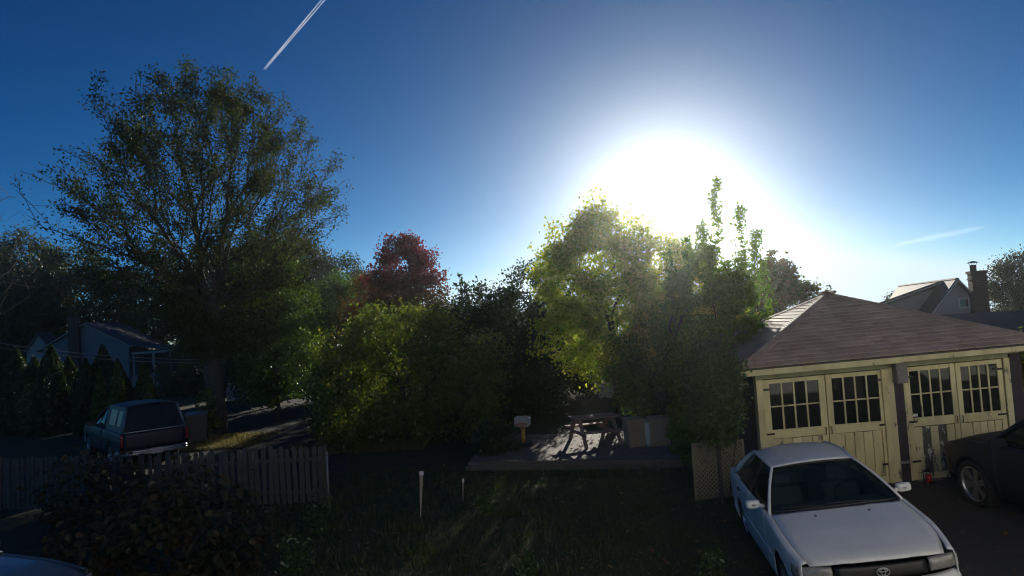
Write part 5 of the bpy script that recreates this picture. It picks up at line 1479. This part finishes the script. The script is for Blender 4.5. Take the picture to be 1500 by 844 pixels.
# trees under the sun
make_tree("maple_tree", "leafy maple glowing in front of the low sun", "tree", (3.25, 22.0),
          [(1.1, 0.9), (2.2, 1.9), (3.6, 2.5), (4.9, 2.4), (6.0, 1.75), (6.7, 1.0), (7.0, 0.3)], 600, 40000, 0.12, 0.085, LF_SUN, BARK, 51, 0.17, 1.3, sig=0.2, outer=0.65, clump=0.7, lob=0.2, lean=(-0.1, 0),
          extra=shoots([(-1.6, 0, 5, 6.6), (-1.1, .3, 5.4, 7.0), (-0.5, 0, 6, 7.5), (0.0, .2, 6, 7.3), (-2.0, 0, 4.4, 5.9)]))
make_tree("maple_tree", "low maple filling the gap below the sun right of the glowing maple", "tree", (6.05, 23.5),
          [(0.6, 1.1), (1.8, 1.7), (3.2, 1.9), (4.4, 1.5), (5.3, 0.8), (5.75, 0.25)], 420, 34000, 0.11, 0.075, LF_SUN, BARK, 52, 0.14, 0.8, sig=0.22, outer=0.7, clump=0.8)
make_tree("garden_bush", "shaded green bush filling the gap between the glowing maple and the pear tree", "shrub", (3.95, 19.9),
          [(0.3, 0.6), (1.0, 1.0), (1.9, 1.1), (2.8, 0.9), (3.5, 0.3)], 220, 12000, 0.10, 0.065, LF_PEAR, BARK, 68, 0.07, 0.4, sig=0.15, outer=0.7, clump=0.8)
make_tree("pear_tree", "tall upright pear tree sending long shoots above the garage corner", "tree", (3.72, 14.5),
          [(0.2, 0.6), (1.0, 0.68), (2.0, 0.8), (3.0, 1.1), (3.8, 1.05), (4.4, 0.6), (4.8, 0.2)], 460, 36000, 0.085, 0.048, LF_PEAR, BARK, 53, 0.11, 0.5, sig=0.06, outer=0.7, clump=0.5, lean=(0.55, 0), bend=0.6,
          leaf_bias=lambda q: np.where(q[:, 2] > 4.5, 1.5, 1.0),
          extra=shoots([(0.82, 0.1, 4.0, 6.3), (1.36, 0.0, 3.6, 5.65), (1.62, 0.2, 3.3, 5.15), (1.1, -0.3, 3.9, 5.05), (0.45, -0.2, 4.0, 5.25), (0.12, 0.1, 4.0, 5.1), (0.66, 0.25, 4.0, 5.4), (1.8, -.1, 3.0, 4.5), (-0.2, 0, 3.8, 4.8)]))
make_tree("tall_shrub", "dark green shrub against the left front corner of the garage behind the lattice", "shrub", (3.5, 11.98),
          [(1.15, 0.12), (1.5, 0.40), (2.1, 0.46), (2.6, 0.36), (2.95, 0.12)], 240, 10000, 0.075, 0.045, LF_GREEN, BARK, 54, 0.04, 1.0, sig=0.10, outer=0.7, clump=0.6)
make_tree("rust_maple", "rusty brown maple standing up behind the garage roof", "tree", (12.45, 31.0),
          [(1.5, 0.9), (2.8, 1.7), (4.0, 1.75), (4.9, 1.1), (5.5, 0.4)], 330, 15000, 0.16, 0.11, LF_RUST, BARK, 55, 0.16, 1.2, sig=0.14, outer=0.65, lob=0.2, clump=0.6,
          extra=shoots([(-0.7, 0, 4.3, 5.5), (-0.25, .2, 4.5, 6.1), (0.6, 0, 4.2, 5.3), (1.15, 0, 3.8, 4.9), (-1.15, 0, 3.9, 4.9), (0.15, 0, 4.4, 5.7), (1.6, 0, 3.2, 4.4)]))
make_tree("round_tree", "small leafy tree beyond the chimney at the right edge", "tree", (33.6, 44.0),
          [(1.5, 1.2), (3.0, 1.9), (4.4, 1.9), (5.3, 1.3), (5.9, 0.4)], 300, 17000, 0.16, 0.09, LF_WOOD, BARK, 56, 0.16, 1.2, sig=0.26, outer=0.75, clump=0.6)
make_tree("round_tree", "small tree peeking over the grey house roof left of its gable", "tree", (25.2, 44.0),
          [(1.0, 0.6), (2.2, 0.9), (3.3, 0.6), (3.8, 0.3), (4.05, 0.1)], 160, 5000, 0.14, 0.08, LF_WOOD, BARK, 57, 0.16, 1.2, sig=0.2, clump=0.6)
make_tree("leafy_shrub", "sunlit leafy shrub past the right corner of the garage", "shrub", (10.35, 13.4),
          [(0.2, 0.5), (1.2, 0.75), (2.1, 0.6), (2.55, 0.2)], 200, 8000, 0.10, 0.065, LF_LIME, BARK, 58, 0.06, 0.3, sig=0.14, clump=0.4)
make_tree("sapling", "small sapling beside the foot of the great autumn tree", "sapling", (-11.1, 23.9),
          [(0.3, 0.25), (0.8, 0.5), (1.3, 0.4), (1.75, 0.1)], 60, 700, 0.13, 0.08, LF_LIME, BARK, 59, 0.03, 0.2, sig=0.08)
for i, (x, y, s_, lb) in enumerate(((-7.5, 38.5, 0.85, "dark hedge shrub added to keep sun off the side lane left of the red maple"), (-4.7, 36.5, 1.2, "dark hedge shrub added behind the red maple trunk to shade the side lane"), (-2.4, 30.0, 1.0, "dark hedge shrub right of the red maple trunk"), (-21.5, 44.0, 1.3, "dark hedge shrub right of the porch of the blue grey house"), (-17.5, 47.0, 1.4, "dark hedge shrub at the left of the low pale shed"), (-0.2, 28.5, 1.0, "dark hedge shrub behind the toy hoop"), (2.0, 30.0, 1.1, "dark hedge shrub left of the small white shed"), (6.9, 28.5, 1.15, "dark hedge shrub right of the small white shed"),  # first two shrubs added to block the sun from the side lane
                                    (8.8, 26.0, 1.0, "dark hedge shrub behind the pear tree"), (10.2, 28.5, 1.2, "dark hedge shrub behind the left slope of the garage roof"))):
    make_tree("hedge_shrub", lb, "shrub", (x, y), [(0.1, 1.3 * s_), (1.0, 1.6 * s_), (2.0, 1.4 * s_), (2.9 * s_, 0.4)], 260, 13000, 0.13, 0.08, LF_DARK if i % 2 else LF_WOOD, BARK, 60 + i, 0.08, 0.3, sig=0.25, outer=0.75, clump=0.5,
              group="hedge shrubs behind the yards")
make_tree("low_shrub", "low rounded shrub left of the toy hoop", "shrub", (-0.75, 17.4), [(0.05, 0.5), (0.4, 0.6), (0.8, 0.4), (0.95, 0.1)], 130, 5000, 0.07, 0.045, LF_DARK, BARK, 66, 0.04, 0.15, sig=0.1, z0=0.0)
make_tree("garden_bush", "yellow tinged bush at the end of the patio behind the tan boxes", "shrub", (4.55, 19.6), [(0.05, 0.7), (0.8, 0.9), (1.5, 0.6), (1.8, 0.15)], 170, 7000, 0.09, 0.06, LF_GREEN, BARK, 67, 0.05, 0.2, sig=0.14)

# woods behind, each tree its own; two built crowns reused
A = make_tree("woodland_tree", "tall dark woodland tree at the far left edge", "tree", (-50, 68), [(0.6, 2.6), (5, 4.6), (9, 4.9), (12.5, 3.8), (14.6, 1.8), (15.4, 0.5)], 460, 30000, 0.30, 0.18, LF_WOOD, BARK, 71, 0.4, 3, tip=0.012, sig=0.62, outer=0.8, clump=0.7, seg=1.0, group="woodland trees behind the blue grey house")
B = make_tree("woodland_tree", "broad olive woodland tree left of the blue grey house roof", "tree", (-43, 66), [(0.6, 2.4), (4, 4.4), (8, 4.6), (11, 3.4), (13, 1.6), (13.7, 0.4)], 420, 28000, 0.30, 0.18, LF_DARK, BARK, 72, 0.4, 3, tip=0.012, sig=0.6, outer=0.8, clump=0.8, seg=1.0, group="woodland trees behind the blue grey house")
def again(src, label, x, y, rz, s, sz=None):
    c = copy_tree(src); c.location = (x, y, 0); c.rotation_euler = (0, 0, rz); c.scale = (s, s, sz or s); c["label"] = label
    return c
again(B, "olive woodland tree directly behind the blue grey house chimney", -37, 70, 2.0, 0.98)
again(A, "dark woodland tree behind the porch of the blue grey house", -30.5, 69, 1.1, 0.86)
again(B, "woodland tree behind the trunk of the great autumn tree", -25, 66, 3.4, 0.92)
again(A, "dark woodland tree seen just right of the great autumn tree's trunk", -20.5, 64, 4.4, 0.84)
again(B, "woodland tree closing the end of the side lane", -16, 62, 5.2, 0.78)
again(A, "far woodland tree beyond the left edge tree", -58, 74, 0.3, 1.0)
again(A, "dim woodland tree in front of the others left of the house", -46, 60, 5.0, 0.72)
C = make_tree("distant_tree", "distant tree behind the light green leafy tree", "tree", (-16, 82), [(0.4, 2.4), (3, 3.6), (5.5, 3.2), (7.2, 1.6), (7.9, 0.4)], 320, 16000, 0.30, 0.18, LF_WOOD, BARK, 73, 0.3, 1.5, tip=0.012, sig=0.5, outer=0.8, clump=0.6, seg=0.9, group="distant trees beyond the yards")
for (x, y, s_, lb) in ((-9.5, 84, 0.85, "distant tree behind the red maple"), (-3.5, 80, 0.72, "distant tree seen over the yellow green shrub"), (3, 84, 0.7, "distant tree behind the ragged twiggy shrub"),
                       (9, 78, 0.75, "distant tree behind the glowing maple"), (15.5, 76, 0.8, "distant tree behind the pear tree"), (22, 70, 0.85, "distant tree behind the rusty maple"), (29, 76, 0.55, "distant tree behind the garage roof peak"),
                       (48, 74, 0.5, "distant tree at the right behind the grey house"), (57, 72, 0.6, "farthest right distant tree behind the dark wing roof")):
    again(C, lb, x, y, x * 1.7, s_)

# arborvitae in front of the blue grey house
def arbor(name, label, h, r, n, seed, lm):
    rng = np.random.default_rng(seed)
    t = thing(name, label, "arborvitae", (0, 0, 0))
    MB().tube([(0, 0, -0.05), (0, 0, h * 0.9)], [0.05, 0.012], 7).build("trunk", BARK, t, smooth=True)
    z = h * rng.random(n) ** 1.15
    prof = r * np.interp(z / h, [0, 0.12, 0.4, 0.75, 1.0], [0.72, 0.95, 1.0, 0.6, 0.04])
    th = rng.random(n) * 6.283
    rr_ = prof * (1 - 0.45 * rng.random(n) ** 2) * (1 + 0.12 * np.sin(th * 4 + z * 3))
    P = np.stack([rr_ * np.cos(th), rr_ * np.sin(th), z + 0.03], 1)
    v, f = leaf_quads(rng, P, 0.16, 0.06, -1.2)
    link_mesh(np_mesh("crown", v, f, lm), "crown", t)
    return t
rows = [(20, 28.4, 1.0, "dark conical arborvitae cut by the left edge of the view"), (46, 28.0, 0.88, "dark conical arborvitae under the little gabled bay of the blue grey house"),
        (71, 27.6, 0.99, "dark tall arborvitae just left of the blue grey house chimney"), (96, 28.3, 0.86, "dark shorter arborvitae right below the blue grey house chimney"),
        (121, 27.4, 0.82, "dark arborvitae in front of the middle of the blue grey gable wall"), (147, 27.9, 0.97, "dark tall arborvitae in front of the right half of the blue grey gable wall"),
        (169, 27.3, 0.78, "dark small arborvitae at the corner between gable wall and porch"), (207, 28.0, 0.70, "dark smallest arborvitae in front of the pillared porch")]
for i, (px, y, s_, lb) in enumerate(rows):
    if i == 0:
        a0 = o = arbor("arborvitae", lb, 3.6, 0.72, 7000, 3, LF_DARK); o["group"] = "dark arborvitae row"
    else:
        o = copy_tree(a0); o["label"] = lb
    o.location = ((px - 750) / 977 * y, y, 0); o.rotation_euler = (0, 0, i * 1.3); o.scale = (s_, s_, s_)
n0 = arbor("arborvitae", "slim sunlit arborvitae behind the pickup truck cap, tallest of four", 2.9, 0.27, 3600, 4, LF_GREEN)
n0["group"] = "slim arborvitae behind the pickup"
for i, (x, y, s_, lb) in enumerate(((-14.75, 24.6, 1.0, None), (-15.6, 24.9, .92, "slim sunlit arborvitae leftmost of the four behind the pickup truck"), (-14.2, 25.2, .9, "slim dark arborvitae between the two sunlit ones behind the pickup"), (-13.65, 24.8, .86, "slim sunlit arborvitae nearest the garbage bin"))):
    o = n0 if i == 0 else copy_tree(n0)
    o.location = (x, y, 0); o.rotation_euler = (0.02 * i, 0.03, i * 1.1); o.scale = (s_, s_, s_)
    if lb: o["label"] = lb

# rose blooms by the garage corner
ROSE = leafmat("rose_petal", [(0.62, 0.25, 0.25), (0.75, 0.40, 0.36), (0.78, 0.55, 0.48)], 0.5)
rb = thing("rose_bloom", "sunlit pale pink rose bloom left of the garage corner", "flower", (3.93, 11.75, 0))
MB().tube([(-0.25, 0.5, 0.0), (-0.12, 0.3, 1.0), (0, 0.02, 1.9), (0.0, 0.0, 2.08)], [0.012, 0.01, 0.006, 0.005], 6).build("stem", BARK, rb, smooth=True)
rng = np.random.default_rng(9)
mb = MB()
for k in range(16):
    a = k * 2.4; t = 0.25 + 0.55 * k / 16; r = 0.02 + 0.055 * k / 16
    c = Vector((0, 0, 2.12)); d = Vector((math.cos(a), math.sin(a), 0)); u = Vector((-math.sin(a), math.cos(a), 0)); w_ = 0.035
    p0 = c + d * 0.008 - Vector((0, 0, .03)); p1 = c + d * r * .8 + Vector((0, 0, .012 + .02 * (1 - t))); p2 = c + d * r * 1.15 + Vector((0, 0, .03 * (1 - t) - .004))
    mb.add([p0, p1 - u * w_, p2 - u * w_ * .5, p2 + u * w_ * .5, p1 + u * w_], [(0, 1, 2, 3, 4)])
mb.build("petals", ROSE, rb)
v, f = leaf_quads(rng, np.array([[0.05 * math.sin(i * 2), 0.05 * math.cos(i * 3), 1.75 + i * 0.03] for i in range(9)]) * np.array([1, 1, 1]), 0.09, 0.05)
link_mesh(np_mesh("rose_leaves", v, f, LF_LIME), "leaves", rb)

# broad leaved shrubs in the near left corner: the larger leaves are pieces of their own
def broad_leaf():
    mb = MB()
    pts = [(0, 0), (0.032, 0.02), (0.055, 0.055), (0.05, 0.095), (0.025, 0.13), (0, 0.155)]
    vs = [(0, y, 0.0 - 0.9 * (y - .06) ** 2) for x, y in pts] + [(x, y, 0.25 * x - 0.9 * (y - .06) ** 2) for x, y in pts[1:-1]] + [(-x, y, 0.25 * x - 0.9 * (y - .06) ** 2) for x, y in pts[1:-1]]
    fs = []
    for s, o in ((1, 6), (-1, 10)):
        L = [0, o, o + 1, o + 2, o + 3, 5]
        for i in range(5):
            q = [i, L[i], L[i + 1], i + 1] if 0 < i < 4 else ([0, L[1], 1] if i == 0 else [4, L[4], 5])
            fs.append(tuple(q if s > 0 else q[::-1]))
    mb.add(vs, fs)
    return mb.mesh("leaf", LF_BRONZE)
BL = broad_leaf()
def broad_shrub(label, xy, prof, nt, singles, rest, seed, size):
    rng = np.random.default_rng(seed)
    t = thing("broad_leaved_shrub", label, "shrub", (*xy, 0))
    tg = profile_targets(rng, nt, prof, 0.18, 0.7)
    N, Pa, D = skeleton(rng, [(0, 0, -.1), (0, 0, .1), (0.02, 0, .25), (0.02, .02, .45)], tg, 0.3, 0.3, 0.4)
    me, R = branch_mesh("stems", N, Pa, D, 0.005, BARK, 0.035)
    link_mesh(me, "stems", t)
    tw = np.nonzero(R < 0.012)[0]
    idx = rng.choice(tw, singles + rest)
    P = N[idx] + rng.normal(size=(len(idx), 3)) * 0.11
    P[:, 2] = np.maximum(P[:, 2], 0.06)
    # those nearest the viewpoint become single leaves
    vd = np.array([-xy[0], -xy[1], CAM_H]); vd /= np.linalg.norm(vd)
    order = np.argsort(-(P @ vd))
    base = np.array([v[:] for v in [vv.co for vv in BL.vertices]])
    fl = [list(p.vertices) for p in BL.polygons]
    mb = MB()
    for q, k in enumerate(order):
        out = np.array([P[k][0], P[k][1], 0.0]); yaw = math.atan2(out[1], out[0]) - math.pi / 2 + rng.normal() * 0.9
        rot = (-0.45 + rng.normal() * 0.35, rng.normal() * 0.35, yaw); s = size * rng.uniform(0.7, 1.3)
        if q < singles:
            share(BL, "leaf", t, P[k], rot, (s, s, s))
        else:
            m = Matrix.Translation(P[k]) @ __import__("mathutils").Euler(rot).to_matrix().to_4x4() @ Matrix.Scale(s, 4)
            mb.add([m @ Vector(b) for b in base], fl)
    mb.build("leaves", LF_BRONZE, t, kind="stuff")
    return t
broad_shrub("bronze broad leaved shrub in front of the picket fence, the larger one", (-4.95, 9.9), [(0.05, 0.7), (0.5, 1.0), (1.0, 0.95), (1.35, 0.6), (1.55, 0.2)], 240, 260, 1500, 81, 0.74)
broad_shrub("low broad leaved shrub beside the slate blue sedan", (-6.15, 9.35), [(0.05, 0.45), (0.4, 0.65), (0.8, 0.5), (1.0, 0.2)], 120, 100, 600, 82, 0.7)
broad_shrub("broad leaved shrub grown up against the pickets near the left edge", (-8.3, 12.9), [(0.1, 0.6), (0.7, 0.8), (1.15, 0.8), (1.4, 0.3)], 150, 120, 600, 83, 0.78)
# weeds standing in the dark lawn
def weed(label, xy, h, seed):
    make_tree("weed_clump", label, "plant", xy, [(0.02, h * .25), (h * .5, h * .4), (h * .9, h * .25), (h, h * .1)], 36, 420, 0.075, 0.03, LF_GREEN, BARK, seed, 0.012, 0.05, tip=0.003, sig=0.05, group="weeds in the lawn", seg=0.12)
weed("weed clump just right of the larger broad leaved shrub", (-3.3, 9.6), 0.65, 91)
weed("weed clump in the lawn below the thin metal post", (-3.55, 11.6), 0.7, 92)
weed("bright weed clump beside the driveway near the sedan's front wheel", (2.25, 8.3), 0.5, 93)
weed("weed clump at the near middle of the lawn", (0.0, 9.0), 0.4, 94)
weed("weed clump in the middle of the lawn right of the stakes", (-0.7, 12.2), 0.5, 95)

# ------------------------------------------------------------------ sky things
def vapour(name, dens, col=(0.9, 0.92, 0.95)):
    m = bpy.data.materials.new(name); m.use_nodes = True
    n, l = nodes_of(m); n.remove(n["Principled BSDF"])
    t = n.new("ShaderNodeBsdfTransparent"); d = n.new("ShaderNodeBsdfTranslucent"); d2 = n.new("ShaderNodeBsdfDiffuse")
    d.inputs[0].default_value = (*col, 1); d2.inputs[0].default_value = (*col, 1)
    a = n.new("ShaderNodeAddShader"); l.new(d.outputs[0], a.inputs[0]); l.new(d2.outputs[0], a.inputs[1])
    lw = n.new("ShaderNodeLayerWeight"); lw.inputs["Blend"].default_value = 0.5
    tc = n.new("ShaderNodeTexCoord"); nz = n.new("ShaderNodeTexNoise"); nz.inputs["Scale"].default_value = 0.01; nz.inputs["Detail"].default_value = 6
    l.new(tc.outputs["Object"], nz.inputs["Vector"])
    iv = n.new("ShaderNodeMath"); iv.operation = 'SUBTRACT'; iv.inputs[0].default_value = 1.0; l.new(lw.outputs["Facing"], iv.inputs[1])
    p = n.new("ShaderNodeMath"); p.operation = 'POWER'; l.new(iv.outputs[0], p.inputs[0]); p.inputs[1].default_value = 1.6
    q = n.new("ShaderNodeMath"); q.operation = 'MULTIPLY'; l.new(p.outputs[0], q.inputs[0]); l.new(nz.outputs["Fac"], q.inputs[1])
    q2 = n.new("ShaderNodeMath"); q2.operation = 'MULTIPLY'; q2.use_clamp = True; l.new(q.outputs[0], q2.inputs[0]); q2.inputs[1].default_value = dens
    mx = n.new("ShaderNodeMixShader"); l.new(q2.outputs[0], mx.inputs[0]); l.new(t.outputs[0], mx.inputs[1]); l.new(a.outputs[0], mx.inputs[2])
    l.new(mx.outputs[0], n["Material Output"].inputs[0])
    return m
VAP = vapour("vapour", 0.9)
cn = thing("contrail", "two thin white vapour trails crossing the deep blue sky at the top left", "contrail", tuple(at(387, 102, 2600)))
o0 = at(387, 102, 2600)
e1 = at(520, -55, 2450)
sd = (e1 - o0).cross(o0 - Vector((0, 0, CAM_H))).normalized()
for s in (-1, 1):
    pts = []
    for t in lin(0, 1, 30):
        pts.append((e1 - o0) * t + sd * s * (2.4 + 3.0 * t))
    MB().tube(pts, [0.7 + 0.5 * min(1, t * 6) for t in lin(0, 1, 30)], 10).build("vapour_trail", VAP, cn, smooth=True)
cl_o = at(1376, 346, 3600)
ce = at(1436, 334, 3600) - cl_o
ang = math.atan2(ce.z, ce.x)
tag(MB().grid(lambda a, b: Matrix.Translation(cl_o) @ Matrix.Rotation(-ang, 4, 'Y') @ Vector((260 * math.cos(b), 90 * math.sin(b) * math.cos(a), 34 * math.sin(b) * math.sin(a))), lin(0, 2 * math.pi, 33), lin(0.001, math.pi - .001, 25)).build("cloud_wisp", vapour("wisp", 0.14), None, smooth=True),
    "faint thin streak of cloud low in the sky at the right", "cloud", kind="thing")

# ------------------------------------------------------------------ haze volume added as stand-in for lens glare round the sun
hz = MB().box(-95, 95, -34, 128, -1.2, 17.2).build("haze", None)
hm = bpy.data.materials.new("haze"); hm.use_nodes = True
n, l = nodes_of(hm); n.remove(n["Principled BSDF"])
pv = n.new("ShaderNodeVolumePrincipled")
pv.inputs["Color"].default_value = (0.93, 0.97, 1.0, 1)
pv.inputs["Density"].default_value = 0.0004
pv.inputs["Anisotropy"].default_value = 0.87
l.new(pv.outputs[0], n["Material Output"].inputs["Volume"])
hz.data.materials.append(hm)
tag(hz, kind="stuff")
